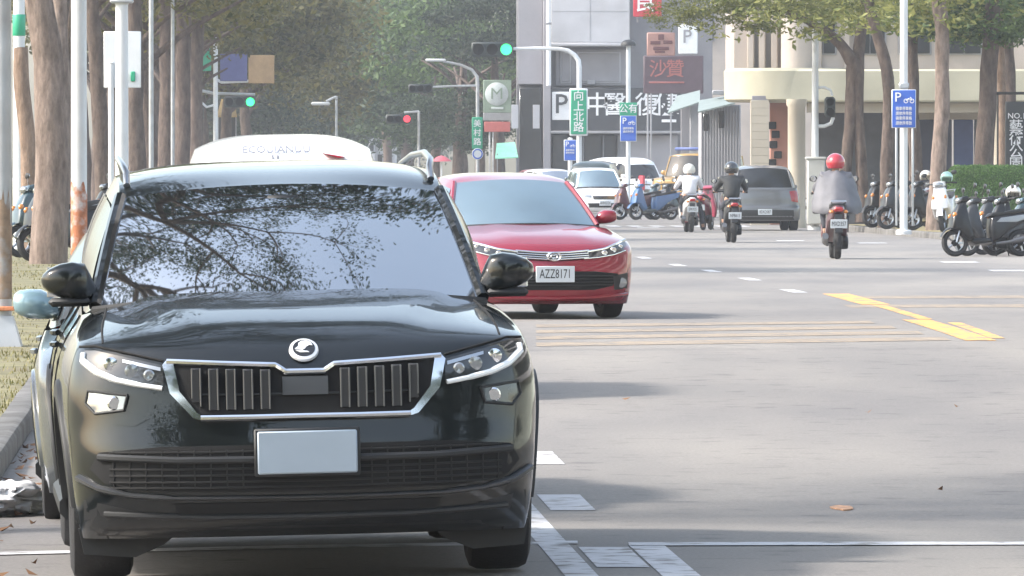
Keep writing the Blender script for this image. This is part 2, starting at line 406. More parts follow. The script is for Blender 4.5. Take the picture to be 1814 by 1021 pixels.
# grass tufts on the verge
random.seed(5)
mb = MB()
for k in range(24000):
    Y = 38 + 85 * random.random() ** 1.6
    o = random.random() ** 1.3 * (3.2 + (Y - 38) * .05)
    x = kx(Y) - .17 - o; z = vz(x, Y)
    if mnoise.noise(Vector((x * .9, Y * .35, 7))) < -.22: continue
    h = random.uniform(.012, .038); a = random.random() * 6.28; l = h * random.uniform(.2, .9)
    wv = Vector((math.cos(a), math.sin(a), 0)) * .0032 * (1 + Y / 70); tip = Vector((x, Y, z + h)) + Vector((math.cos(a + 1.4), math.sin(a + 1.4), 0)) * l
    b = Vector((x, Y, z - .005)); mb.add([b - wv, b + wv, tip], [(0, 1, 2)])
stuff(mb.build('grass', leafmat('grass_blades', (.09, .10, .025), (.26, .22, .09), .2), fix=False, smooth=False), 'short yellowing grass growing on the verge beside the kerb', 'grass')
# dead leaves in the gutter
mb = MB()
for k in range(420):
    Y = random.uniform(31, 62); 
    if random.random() < .8: x = kx(Y) + abs(random.gauss(0, .16)) + .01; z = road_z(x, Y) + .008
    elif random.random() < .6: x = kx(Y) - .2 - random.random() * 2; z = vz(x, Y) + .02
    else: x = random.uniform(kx(Y), kx(Y) + 7); z = road_z(x, Y) + .008
    if random.random() > .45 + .55 * mnoise.noise(Vector((Y * .9, 1, 0))): continue
    a = random.random() * 6.28; s_ = random.uniform(.018, .045); c, q = math.cos(a), math.sin(a)
    P = [(x + c * s_, Y + q * s_, z + random.uniform(0, .03)), (x - q * s_ * .5, Y + c * s_ * .5, z), (x - c * s_, Y - q * s_, z + random.uniform(0, .03)), (x + q * s_ * .5, Y - c * s_ * .5, z + .004)]
    mb.add(P, [(0, 1, 2, 3)])
stuff(mb.build('leaf_litter', leafmat('dead_leaf', (.10, .05, .025), (.26, .14, .07), .1), fix=False, smooth=False), 'brown dead leaves lying in the gutter by the kerb', 'leaves')
# a flat scrap of orange-brown litter on the carriageway
Y = gy(901); xx = gx(1493, Y); mb = MB(); random.seed(3)
pts = [(math.cos(a) * .055 * random.uniform(.75, 1.1), math.sin(a) * .30 * random.uniform(.7, 1.1)) for a in [i * .57 for i in range(11)]]
top = [(xx + p[0], Y + p[1], road_z(xx, Y) + .004 + random.uniform(0, .004)) for p in pts]; bot = [(p[0], p[1], road_z(xx, Y) + .001) for p in top]
n = len(pts); mb.add(top + bot, [tuple(range(n))] + [(i, i + n, (i + 1) % n + n, (i + 1) % n) for i in range(n)])
tag(mb.build('cardboard_scrap', pm('cardboard', (.45, .26, .16), .9, var=.35, vs_=30)), 'flattened reddish brown scrap lying alone on the grey carriageway', 'litter')
# white plastic bag in the gutter
mb = MB(); P = []
random.seed(11)
Y = 39.6; bx = kx(Y) + .10
for j in range(31):
    th = math.pi * j / 30
    for i in range(52):
        ph = 2 * math.pi * i / 52; d = Vector((math.sin(th) * math.cos(ph), math.sin(th) * math.sin(ph), math.cos(th)))
        r = 1 + .42 * mnoise.noise(d * 1.9 + Vector((4, 0, 1))) - .30 * (1 - min(1, abs(mnoise.noise(d * 3.1)) * 5)) * .5 + .14 * abs(mnoise.noise(d * 5)) + .07 * abs(mnoise.noise(d * 11))
        P.append((d.x * .20 * r, d.y * .30 * r, max(-.075, d.z * .085 * r)))
rows = [P[j * 52:(j + 1) * 52] for j in range(31)]
mb.grid(rows, closed=True)
tag(mb.build('plastic_bag', pm('bag_plastic', (.86, .86, .88), .4, var=.03, bump=.3, bs=22), loc=(bx, Y, road_z(bx, Y) + .075), ang=60), 'crumpled white plastic bag lying in the gutter by the kerb', 'bag')
# ------------------------------------------------------------------ cars
FR = [0, .06, .12, .18, .25, .32, .40, .48, .56, .64, .71, .77, .82, .87, .91, .945, .97, .985, .995, 1.0]
def supery(f, D, n): return D * (1 - max(0.0, 1 - f ** n) ** (1.0 / n))
class Body:
    """Car body: shells for both ends, flanks with wheel openings, glasshouse. x right, y from nose to tail, z up."""
    def __init__(s, P):
        s.P = P; s.L = P['L']
        s.fr = s.rows(P['front']); s.rr = s.rows(P['rear'])
    def sx(s, y, z, rear=False):
        yy = s.L - y if rear else y
        return interp(s.P['sz'], z) * interp(s.P['sy'], yy)
    def rows(s, rows):
        rear = rows is s.P['rear']
        out = []; n = len(rows)
        # arc length parameter for interpolation
        t = [0.0]
        for i in range(1, n): t.append(t[-1] + math.hypot(rows[i][0] - rows[i - 1][0], rows[i][1] - rows[i - 1][1]))
        tabs = [[(t[i], rows[i][k]) for i in range(n)] for k in range(5)]
        N = max(18, int(t[-1] / .03))
        for i in range(N + 1):
            q = t[-1] * i / N; y0, z0, D, nn, drop = [interp(tb, q) for tb in tabs]
            W = s.sx(y0 + D, z0 - drop, rear); out.append((y0, z0, D, nn, drop, W))
        return out
    def pt(s, r, f, sg, rear=False):
        y0, z0, D, nn, drop, W = r
        y = y0 + supery(f, D, nn); z = z0 - drop * f ** s.P.get('dp', 3.0)
        hm = s.P.get('hoodmod')
        if hm and not rear: z += hm(W * f, y, z)
        return (sg * W * f, s.L - y if rear else y, z)
    def shell(s, rear=False):
        mb = MB(); rows = s.rr if rear else s.fr
        fr = [-f for f in reversed(FR[1:])] + FR
        g = [[s.pt(r, abs(f), 1 if f >= 0 else -1, rear) for f in fr] for r in rows]
        mb.grid(g, flip=False); return mb
    def surf(s, x, z, rear=False):
        rows = s.rr if rear else s.fr
        # fascia rows: find the two rows whose centre heights bracket z
        x = abs(x); best = rows[0]
        for i in range(len(rows) - 1):
            a, b = rows[i], rows[i + 1]
            if a[0] + a[2] > s.P['wrap'] + .12 and i > 2: break
            f = min(1, x / a[5]) ** s.P.get('dp', 3.0); za = a[1] - a[4] * f; zb = b[1] - b[4] * f
            if za <= z <= zb:
                u = (z - za) / max(1e-6, zb - za); r = [a[k] + (b[k] - a[k]) * u for k in range(6)]
                y = r[0] + supery(min(1, x / r[5]), r[2], r[3]); return s.L - y if rear else y
            best = b
        r = rows[0] if z < rows[0][1] else best
        y = r[0] + supery(min(1, x / r[5]), r[2], r[3]); return s.L - y if rear else y
    def conform(s, poly, off=.004, thick=.02, rear=False, step=.03, sg=1, build=None):
        # a panel with the given (x,z) outline lying on the nose or tail
        dirn = 1 if rear else -1
        pts = []
        m = len(poly)
        for i in range(m):
            a, b = Vector(poly[i]), Vector(poly[(i + 1) % m]); k = max(1, int((b - a).length / step))
            for j in range(k): pts.append(a + (b - a) * j / k)
        n = len(pts); edges = [(i, (i + 1) % n) for i in range(n)]
        xs = [p.x for p in pts]; zs = [p.y for p in pts]; inner = []
        x = min(xs) + step * .5
        while x < max(xs):
            z = min(zs) + step * .5
            while z < max(zs):
                c = False
                for i in range(n):
                    p, q = pts[i], pts[(i + 1) % n]
                    if (p.y > z) != (q.y > z) and x < (q.x - p.x) * (z - p.y) / (q.y - p.y) + p.x: c = not c
                if c and min((Vector((x, z)) - p).length for p in pts) > step * .45: inner.append(Vector((x, z)))
                z += step
            x += step
        V, E, Fc, *_ = delaunay_2d_cdt(pts + inner, edges, [list(range(n))], 1, 1e-5)
        mb = MB()
        mb.add([(sg * v.x, s.surf(v.x, v.y, rear) + dirn * off, v.y) for v in V], [tuple(f) for f in Fc])
        ring = [(sg * p.x, s.surf(p.x, p.y, rear) + dirn * off, p.y) for p in pts]; back = [(p[0], p[1] - dirn * thick, p[2]) for p in ring]
        mb.add(ring + back, [(i, (i + 1) % n, (i + 1) % n + n, i + n) for i in range(n)])
        return mb
    def line(s, pts, r, off=.006, rear=False, sg=1, seg=8, sub=4, sq=1.0, closed=False):
        dirn = 1 if rear else -1; P = []
        if closed: pts = list(pts) + [pts[0]]
        for i in range(len(pts) - 1):
            a, b = Vector(pts[i]), Vector(pts[i + 1])
            for j in range(sub): P.append(a + (b - a) * j / sub)
        P.append(Vector(pts[-1]))
        return MB().tube([(sg * p.x, s.surf(p.x, p.y, rear) + dirn * off, p.y) for p in P], r, seg, sq=sq)
    def ztop(s, y):
        if not hasattr(s, '_zt'):
            ch = [(r[0] + r[2], r[1] - r[4]) for r in s.fr if r[0] + r[2] > s.P['wrap'] + .01]
            cr = [(s.L - r[0] - r[2], r[1] - r[4]) for r in s.rr if r[0] + r[2] > s.P['wrapr'] + .01]
            a = [ch[0]]
            for c in ch[1:]:
                if c[0] > a[-1][0] + .01: a.append(c)
            b = []
            for c in reversed(cr):
                if not b or c[0] > b[-1][0] + .01: b.append(c)
            s._zt = a + [c for c in b if c[0] > a[-1][0] + .02]
        t = s._zt
        if y <= t[0][0]: return t[0][1]
        for i in range(len(t) - 1):
            if t[i][0] <= y <= t[i + 1][0]:
                u = (y - t[i][0]) / (t[i + 1][0] - t[i][0]); return t[i][1] + (t[i + 1][1] - t[i][1]) * u
        return t[-1][1]
    def flank(s, sg):
        P = s.P; mb = MB(); y0, y1 = P['wrap'], s.L - P['wrapr']; n = int((y1 - y0) / .04); rows = []
        for i in range(n + 1):
            y = y0 + (y1 - y0) * i / n; zt = s.ztop(y); z0 = P['sill']; r = []
            for j in range(25):
                z = z0 + (zt - z0) * j / 24; r.append((sg * s.sx(y, z), y, z))
            rows.append(r)
        m = len(rows[0])
        base = [p for r in rows for p in r]; fs = []
        for i in range(n):
            for j in range(m - 1):
                q = (i * m + j, (i + 1) * m + j, (i + 1) * m + j + 1, i * m + j + 1)
                cy = sum(base[k][1] for k in q) / 4; cz = sum(base[k][2] for k in q) / 4
                if any(math.hypot(cy - wy, cz - P['wr']) < P['arch'] - .01 for wy in P['wy']): continue
                fs.append(q if sg > 0 else tuple(reversed(q)))
        mb.add(base, fs); return mb
    def glass(s, which):
        g = s.P['gh'][which]   # xb,yb,kb,zb,dzb, xt,yt,kt,zt,dzt, bulge
        xb, yb, kb, zb, db, xt, yt, kt, zt, dt, bu = g; rows = []
        rear = which == 'rear'
        for i in range(13):
            t = i / 12; r = []
            for j in range(-12, 13):
                u = j / 12
                B = Vector((xb * u, yb + kb * u * u, zb - db * u * u)); T = Vector((xt * u, yt + kt * u * u, zt - dt * u * u))
                p = B.lerp(T, t); k = bu * 4 * t * (1 - t) * (1 - .4 * u * u); p.z += k * .8; p.y -= k * .5
                r.append((p.x, s.L - p.y if rear else p.y, p.z))
            rows.append(r)
        return rows
    def roof(s):
        fr = s.glass('front')[-1]; rr = s.glass('rear')[-1]; g = s.P['gh']; rows = [fr]
        for (y, z, hw, dr) in g['roof']:
            rows.append([(hw * j / 12, y, z - dr * abs(j / 12) ** 3.5) for j in range(-12, 13)])
        rows.append(rr)
        # smooth along y
        out = []; n = len(rows)
        for i in range(n - 1):
            for k in range(5):
                u = k / 5; r = []
                for j in range(25):
                    p0, p1, p2, p3 = (Vector(rows[max(0, min(n - 1, q))][j]) for q in (i - 1, i, i + 1, i + 2))
                    r.append(tuple(.5 * ((2 * p1) + (p2 - p0) * u + (2 * p0 - 5 * p1 + 4 * p2 - p3) * u * u + (3 * p1 - p0 - 3 * p2 + p3) * u ** 3)))
                out.append(r)
        out.append(rows[-1]); s.roofrows = out; return out
    def side_patch(s, sg, t0=0., t1=1., s0=0., s1=1., off=0.):
        # glasshouse side between belt and roof edge
        gf = s.glass('front'); gr = s.glass('rear'); k = 24 if sg > 0 else 0
        yb0, yb1 = gf[0][k][1], gr[0][k][1]; top = [r[k] for r in s.roofrows]; yt0, yt1 = top[0][1], top[-1][1]; rows = []
        for i in range(25):
            t = t0 + (t1 - t0) * i / 24; yb = yb0 + (yb1 - yb0) * t; zb = s.ztop(yb) - .012; B = Vector((sg * (s.sx(yb, zb) - .012), yb, zb))
            if t < .12: B = Vector(gf[0][k]).lerp(B, t / .12)
            if t > .88: B = Vector(gr[0][k]).lerp(B, (1 - t) / .12)
            q = t * (len(top) - 1); a = int(min(q, len(top) - 2)); T = Vector(top[a]).lerp(Vector(top[a + 1]), q - a); r = []
            for j in range(9):
                v = s0 + (s1 - s0) * j / 8; p = B.lerp(T, v); p.x += sg * (.05 * math.sin(math.pi * v) * min(1, 4 * t, 4 * (1 - t)) + off); p.z += off * .5; r.append(tuple(p))
            rows.append(r)
        return rows
def wheel(root, x, y, r, wd, rimr, sg, nsp=5):
    w = MB(); w.lathe([(.02, -.06), (.15, -.06), (.15, -.02), (.02, -.02)], (x, y, r), 'x', 18); wo = w.build('wheel', M_DARK, root)
    h = wd / 2
    t = MB(); t.lathe([(rimr, -h * .8), (rimr + .02, -h * .95), (r * .86, -h), (r * .955, -h * .9), (r * .99, -h * .68), (r, -h * .35), (r, h * .35), (r * .99, h * .68), (r * .955, h * .9), (r * .86, h), (rimr + .02, h * .95), (rimr, h * .8)], (x, y, r), 'x', 36)
    t.build('tyre', M_TYRE, wo)
    m = MB(); m.lathe([(rimr, -h * .8), (rimr * .94, -h * .6), (rimr * .94, h * .6), (rimr, h * .82), (rimr + .008, h * .9 * 1), (rimr - .012, h * .84)], (x, y, r), 'x', 30)
    xo = x + sg * h * .72
    m.lathe([(.0, sg * .012), (.045, sg * .012), (.06, 0), (.06, -sg * .03)], (xo, y, r), 'x', 16)
    for k in range(nsp):
        for d in (-.16, .16):
            a = 2 * math.pi * k / nsp + .3
            p0 = Vector((xo, y + math.cos(a) * .045, r + math.sin(a) * .045)); p1 = Vector((xo - sg * .006, y + math.cos(a + d) * rimr * .96, r + math.sin(a + d) * rimr * .96))
            m.tube([p0, p1], [.026, .017], 6)
    m.build('rim', M_ALLOY, wo)
    return wo
def basic_car(root, B, paint, glass=None, trim=None, rails=False, arch_mat=None, windows=((.06, .44), (.47, .80)), handles=True, mirror=True, mirrorpaint=None):
    P = B.P; glass = glass or M_GLASS; trim = trim or M_BLACKPL
    body = B.shell().build('front_panel', paint, root, ang=50)
    B.shell(True).build('rear_panel', paint, root, ang=50)
    for sg in (-1, 1):
        fl = B.flank(sg).build('flank', paint, root, ang=50)
        for wy in P['wy']:
            a = MB(); R0, R1 = P['arch'] - .03, P['arch'] + .04; rows = []
            for i in range(25):
                q = -.12 + (math.pi + .24) * i / 24; r = []
                for rad, ox in ((R0, -.05), (R0, .012), (R1 * .985, .012), (R1, .0), (R1, -.03)):
                    yy, zz = wy + rad * math.cos(q), P['wr'] + rad * math.sin(q); zz2 = max(zz, P['sill'])
                    r.append((sg * (B.sx(yy, min(max(zz2, P['sill']), B.ztop(yy))) + ox), yy, zz2))
                rows.append(r)
            a.grid(rows, flip=sg > 0); a.build('wheel_arch', arch_mat or paint, fl, ang=50)
            l = MB(); l.lathe([(P['arch'] + .01, -.30), (P['arch'] + .01, 0.0)], (sg * (B.sx(wy, P['wr']) - .02) + (.0 if sg > 0 else .30), wy, P['wr']), 'x', 20, -.1, math.pi + .1)
            l.build('arch_liner', M_DARK, fl)
        if handles:
            for yy in P.get('handles', (2.35, 3.35)):
                z = B.ztop(yy) - .16; MB().tube([(sg * (B.sx(yy, z) + .01), yy - .09, z), (sg * (B.sx(yy, z) + .03), yy - .05, z), (sg * (B.sx(yy, z) + .03), yy + .05, z), (sg * (B.sx(yy, z) + .01), yy + .09, z)], .013, 6).build('handle', paint, fl)
        for yy in P.get('seams', (1.62, 2.62, 3.58)):
            mbs = MB(); pts = [(sg * (B.sx(yy, z) + .001), yy, z) for z in [P['sill'] + .05 + (B.ztop(yy) - P['sill'] - .06) * k / 8 for k in range(9)]]
            mbs.tube(pts, .005, 4).build('door_seam', M_DARK, fl)
        # sill
        MB().tube([(sg * (B.sx(P['wy'][0] + P['arch'], P['sill']) - .02), P['wy'][0] + P['arch'], P['sill'] + .03), (sg * (B.sx(P['wy'][1] - P['arch'], P['sill']) - .02), P['wy'][1] - P['arch'], P['sill'] + .03)], .06, 8).build('sill', trim, root)
    gf = B.glass('front'); gr = B.glass('rear')
    ws = MB().grid(gf); ws = ws.build('windshield', glass, root, fix=True)
    rw = MB().grid(gr); rw.build('rear_window', glass, root, fix=True)
    ro = MB().grid(B.roof()); ro = ro.build('roof', paint, root, fix=True, ang=50)
    for sg in (-1, 1):
        k = 24 if sg > 0 else 0
        sp = MB().grid(B.side_patch(sg)).build('glasshouse_side', paint, root)
        for (a, b) in windows: MB().grid(B.side_patch(sg, a, b, .08, .86, .006)).build('side_window', glass, sp)
        MB().tube([(r[k][0] - sg * .005, r[k][1] + .0, r[k][2] + .004) for r in gf], .026, 8).build('pillar', paint, root)
        MB().tube([(r[k][0] - sg * .005, r[k][1] + .0, r[k][2] + .004) for r in gr], .022, 8).build('pillar', paint, root)
    # cowl strip and floor
    c = MB(); c.tube([(p[0] * 1.0, p[1] - .012, p[2] - .016) for p in gf[0]], .022, 8); c.build('cowl', M_BLACKPL, root)
    hw = B.sx(2.0, .4) - .10
    MB().box((0, B.L / 2, P['sill'] + .10), (hw * 2, B.L - .7, .16)).build('underbody', M_DARK, root)
    MB().box((0, B.L / 2, P['sill'] + .35), (hw * 1.1, B.L - 1.4, .5)).build('inner_core', M_DARK, root)
    for wy in P['wy']:
        for sg in (-1, 1): wheel(root, sg * (B.sx(wy, P['wr']) - P['tw'] / 2 - .015), wy, P['wr'], P['tw'], P['rim'], sg)
    if mirror:
        for sg in (-1, 1):
            g0 = gf[0][24]; my = g0[1] + .22; mz = g0[2] + .09; x0 = B.sx(my, B.ztop(my)) - .03
            mr = MB(); rows = []
            for (fx, wdt, ht, dz) in ((-.03, .03, .03, -.03), (.0, .06, .058, -.012), (.05, .085, .072, .0), (.11, .085, .070, .004), (.155, .07, .060, .008), (.178, .045, .042, .010), (.186, .01, .012, .012)):
                rows.append([(sg * (x0 + fx), my + wdt * math.cos(q) * (1.0 if math.cos(q) < 0 else .55), mz + dz + ht * math.copysign(abs(math.sin(q)) ** .6, math.sin(q)) ) for q in [2 * math.pi * i / 16 for i in range(16)]])
            mr.grid(rows, closed=True); mo = mr.build('mirror', mirrorpaint or paint, root, ang=60)
            MB().bbox((sg * (x0 + .085), my + .047, mz), (.13, .004, .09), .002).build('mirror_glass', M_CHROME, mo)
    return ws, ro
def plate(root, B, zc, txt=None, wd=.38, ht=.16, rear=False, mat=None):
    y = B.surf(0, zc, rear) + (.022 if rear else -.022)
    p = MB().bbox((0, y, zc), (wd, .012, ht), .004).build('licence_plate', mat or M_PLATE, root)
    if txt: text(p, 'plate_number', txt, ht * .80, M_PLATETXT, (0, y + (.007 if rear else -.007), zc), (math.pi / 2, 0, math.pi if rear else 0), .001, sx=wd * .9 / (ht * .8 * .62 * len(txt)))
    return p

# ------------------------------------------------------------------ the black SUV
def suv_hood(x, y, z):
    if y < .12 or z < .90: return 0
    lim = .40 + .20 * sm(.1, 1.2, y); return .014 * (1 - sm(lim - .03, lim + .05, x)) * sm(.10, .30, y)
PS = dict(L=4.70, sill=.24, wrap=.45, wrapr=.32, dp=3.2, hoodmod=suv_hood,
    sz=[(.15, .885), (.30, .915), (.5, .935), (.72, .945), (.86, .925), (.944, .892), (1.01, .848), (1.10, .80), (1.2, .77)],
    sy=[(.35, .962), (.6, .985), (.95, 1.0), (3.7, 1.0), (4.2, .985), (4.5, .95)],
    front=[(.20, .185, .25, 2.6, 0), (.10, .225, .35, 2.6, 0), (.04, .30, .41, 2.7, 0), (.0, .42, .45, 2.7, 0), (.0, .52, .45, 2.7, 0), (.02, .62, .43, 2.6, 0), (.035, .70, .415, 2.6, 0),
           (.05, .80, .40, 2.6, .0), (.075, .87, .375, 2.6, .0), (.12, .925, .33, 2.6, .005), (.20, .966, .29, 2.6, .025), (.36, 1.010, .25, 2.7, .052), (.65, 1.060, .20, 3, .074), (.95, 1.096, .20, 3, .078), (1.22, 1.116, .20, 3, .078)],
    rear=[(.10, .25, .22, 3, 0), (.02, .40, .30, 3, 0), (.0, .55, .32, 3, 0), (.03, .80, .29, 3, 0), (.08, 1.0, .26, 3, 0), (.14, 1.12, .30, 3, .0)],
    wy=(.92, 3.71), wr=.352, arch=.405, tw=.245, rim=.235,
    gh=dict(front=(.785, 1.08, .30, 1.112, .045, .66, 1.93, .12, 1.545, .045, .035), rear=(.72, .16, .16, 1.12, .01, .60, .50, .1, 1.555, .04, .02),
            roof=[(2.25, 1.605, .655, .05), (2.7, 1.638, .66, .05), (3.3, 1.64, .65, .05), (3.9, 1.615, .63, .05)]))
SUVB = Body(PS)
PAINT_BLK = pm('black_metallic_paint', (.0075, .0095, .0105), .28, var=.05, vs_=2, coat=1.0, spec=.12, crough=.02)
SY = 32.2
suv = thing('parked_suv', 'large glossy black SUV with chrome framed grille parked by the left kerb', 'car', (-.779, SY, -.012), (0, R(-1.25), R(3.86)))
suv_ws, suv_roof = basic_car(suv, SUVB, PAINT_BLK, arch_mat=M_BLACKPL, trim=M_BLACKPL, windows=((.07, .36), (.38, .66), (.68, .93)), mirror=False)
B = SUVB
# grille
gout = [(0, .822), (.076, .822), (.116, .848), (.528, .868), (.505, .755), (.425, .668), (0, .658)]
full = gout + [(-x, z) for x, z in reversed(gout[1:-1])]
gri = B.conform(full, off=.006, thick=.05, step=.05).build('grille', M_DARK, suv)
B.line([(0.0, .824), (.074, .824), (.114, .850), (.32, .860), (.530, .872)], .0125, .014, sub=5).build('chrome_strip', M_CHROME, gri)
B.line([(0.0, .824), (.074, .824), (.114, .850), (.32, .860), (.530, .872)], .0125, .014, sg=-1, sub=5).build('chrome_strip', M_CHROME, gri)
for sg in (-1, 1):
    o1 = [(.530, .880), (.548, .86), (.522, .75), (.436, .655), (.395, .642), (.405, .664), (.420, .674), (.485, .757), (.505, .86)]
    B.conform(o1, .018, .03, step=.03, sg=sg).build('chrome_frame', M_CHROME, gri)
    B.line([(0, .652), (.2, .651), (.405, .652)], .0125, .016, sg=sg, sub=5).build('chrome_strip', M_CHROME, gri)
    for k in range(5):
        xx = .142 + k * .0665; zt = .835 + .012 * k / 5; zb = .682 if k < 4 else .712; sl = .012
        zm_ = (zt + zb) / 2; MB().bbox((sg * (xx + .012), B.surf(xx + .012, zm_) - .010, zm_), (.036, .03, zt - zb), .004).build('slat', pm('slat_body', (.030, .031, .034), .35, var=.1), gri)
        for d in (-.004, .028):
            xa = xx + d
            if k == 4: zb = .70 + d
            pts = [(xa, zt - .004), (xa - .0, (zt + zb) / 2), (xa + .004, zb)]
            ys_ = B.surf(xa, (zt + zb) / 2) - .016; MB().bbox((sg * xa, ys_, (zt + zb) / 2), (.0065, .03, zt - zb), .002).build('slat', pm('grille_slat', (.15, .155, .16), .28, metal=.6, var=.08), gri)
B.conform([(-.088, .805), (.088, .805), (.088, .735), (-.088, .735)], .022, .02).build('sensor_panel', pm('sensor_panel', (.045, .047, .052), .35, var=.05), gri)
B.line([(-.40, .742), (0, .738), (.40, .742)], .005, .008).build('crossbar', M_BLACKPL, gri)
# badge
yb = 0.0; by_ = B.surf(0, .905) - .006; bth = math.atan2(B.surf(0, .945) - B.surf(0, .865), .08)
badge = MB(); badge.lathe([(.0, -.010), (.049, -.010), (.056, -.006), (.058, .004)], (0, yb, 0), 'y', 32)
bd = badge.build('badge', pm('badge_silver', (.74, .75, .77), .3, metal=.25, var=.04), suv, loc=(0, by_, .905), rot=(-bth, 0, 0))
MB().lathe([(0, -.0125), (.043, -.0125), (.044, -.009)], (0, yb, 0), 'y', 28).build('badge_field', M_PIANO, bd)
wing = [(-.036, -.006), (-.022, .006), (-.020, .024), (-.008, .034), (.012, .036), (.028, .026), (.034, .010), (.022, .012), (.010, .004), (.004, -.006), (-.006, -.014)]
MB().prism(wing, yb - .0165, yb - .011, 'y').build('badge_wing', MATS['badge_silver'], bd)
MB().prism([(-.034, -.012), (.014, -.020), (.020, -.026), (-.016, -.026)], yb - .0165, yb - .011, 'y').build('badge_arrow', MATS['badge_silver'], bd)
# hood shut line and headlights
for sg in (-1, 1):
    hl = [(.545, .858), (.66, .885), (.80, .918), (.845, .918), (.852, .880), (.80, .838), (.725, .806), (.63, .786), (.545, .772)]
    ho = B.conform(hl, .007, .03, step=.035, sg=sg).build('headlight', M_LENSD, suv)
    B.line([(.848, .905), (.850, .878), (.80, .836), (.725, .804), (.63, .783), (.55, .770)], [.013] * 4 + [.015] * 4 + [.014] * 4 + [.012] * 4 + [.010] * 5, .008, sg=sg, sub=4).build('daylight_strip', pm('drl_white', (.80, .82, .84), .2, var=.04, coat=1), ho)
    for (x, z, r) in ((.60, .822, .022), (.665, .838, .028), (.745, .865, .028)):
        yy = B.surf(x, z) - .010
        MB().lathe([(0, -.004), (r * .7, -.006), (r, -.002), (r, .01)], (sg * x, yy, z), 'y', 18).build('projector', M_LENS if x < .7 else M_CHROME, ho)
    B.conform([(.555, .850), (.70, .884), (.70, .872), (.555, .836)], .011, .01, sg=sg).build('reflector_bar', M_ALLOY, ho)
    B.line([(.545, .875), (.66, .902), (.80, .934), (.86, .932)], .005, .003, sg=sg).build('shut_line', M_DARK, suv)
    fg = [(.685, .745), (.835, .762), (.845, .715), (.81, .675), (.70, .688)]
    fo = B.conform(fg, .006, .02, sg=sg).build('fog_light', M_LENS if sg < 0 else M_LENSD, suv)  # left lens paler: its sky reflection is put into the material
    B.line(fg, .006, .006, sg=sg, closed=True, sub=2).build('fog_bezel', M_BLACKPL, fo)
    MB().lathe([(0, -.006), (.022, -.006), (.028, 0)], (sg * .735, B.surf(.735, .715) - .008, .715), 'y', 14).build('fog_bulb', M_CHROME, fo)
    B.conform([(.60, .655), (.74, .632), (.66, .625)], .003, .01, sg=sg).build('bumper_facet', PAINT_BLK, suv)
    # lower corner trim
    B.line([(.875, .425), (.80, .385), (.68, .358), (.52, .345), (.25, .342), (0, .341)], [.022] * 3 + [.02] * 4 + [.014] * 5 + [.009] * 5 + [.008] * 4, .006, sg=sg, sub=4, sq=.7).build('lower_blade', pm('satin_grey', (.06, .062, .066), .32, metal=.4, var=.06), suv)
M_MESH = pm('dark_mesh', (.010, .010, .011), .7)
# lower grille mouth
lm = [(0, .545), (.56, .545), (.80, .525), (.835, .46), (.78, .405), (.60, .372), (0, .362)]
lo = B.conform(lm + [(-x, z) for x, z in reversed(lm[1:-1])], .004, .04, step=.06).build('lower_grille', M_DARK, suv)
for z, r in ((.495, .015),):
    B.line([(-.80, z + .012), (-.5, z - .004), (-.2, z - .006), (.2, z - .006), (.5, z - .004), (.80, z + .012)], r, .008, sub=6).build('grille_bar', M_BLACKPL, lo)
for z in (.525, .46, .435, .41, .388):
    B.line([(-.76, z), (-.4, z - .004), (0, z - .005), (.4, z - .004), (.76, z)], .0045, .005, seg=5, sub=6).build('mesh_bar', M_MESH, lo)
for k in range(-12, 13):
    xx = k * .062
    if abs(xx) < .22: continue
    B.line([(xx, .53), (xx, .38)], .0035, .005, seg=5, sub=3).build('mesh_bar', M_MESH, lo)
# lower slot and plastic skirt
B.conform([(-.52, .322), (.52, .322), (.50, .282), (-.50, .282)], .004, .02, step=.06).build('lower_slot', M_DARK, suv)
B.line([(-.78, .285), (-.4, .268), (0, .264), (.4, .268), (.78, .285)], .013, .003, sub=6).build('skirt_ridge', M_BLACKPL, suv)
sk = [(-.86, .34), (-.55, .272), (0, .262), (.55, .272), (.86, .34), (.86, .20), (.62, .19), (-.62, .19), (-.86, .20)]
B.conform(sk, .003, .02, step=.06).build('bumper_skirt', M_BLACKPL, suv)
for sg in (-1, 1):
    MB().prism([(sg * .50, .19), (sg * .88, .22), (sg * .86, .12), (sg * .66, .105), (sg * .55, .15)], .42, .52, 'y').build('air_dam', M_BLACKPL, suv)
# plate, blank and pale
yp = B.surf(0, .515) - .045
pl = MB().bbox((.0, yp, .515), (.385, .012, .165), .006).build('licence_plate', pm('pale_plate', (.30, .36, .43), .4, var=.08, vs_=4), suv)
MB().bbox((0, yp + .016, .515), (.41, .02, .185), .006).build('plate_holder', M_BLACKPL, pl)
for sg in (-1, 1):
    B_rows = [r for r in B.fr if r[0] > .17]
    MB().tube([(lambda p: (p[0], p[1], p[2] + .0005))(B.pt(r, .885, sg)) for r in B_rows], .0045, 5).build('hood_seam', M_DARK, suv)
# roof rails
for sg in (-1, 1):
    P_ = []
    for (yy, dz, dx) in ((2.16, .005, -.03), (2.22, .045, -.03), (2.34, .062, -.02), (2.9, .066, -.015), (3.5, .064, -.02), (4.0, .055, -.02), (4.12, .0, -.02)):
        hw = interp([(1.93, .66), (2.25, .655), (2.7, .66), (3.3, .65), (3.9, .63), (4.3, .60)], yy); zr = interp([(2.0, 1.51), (2.25, 1.562), (2.7, 1.592), (3.3, 1.594), (3.9, 1.57), (4.2, 1.54)], yy)
        P_.append((sg * (hw + dx), yy, zr + dz))
    MB().tube(P_, .0145, 10).build('roof_rail', M_ALLOY, suv)
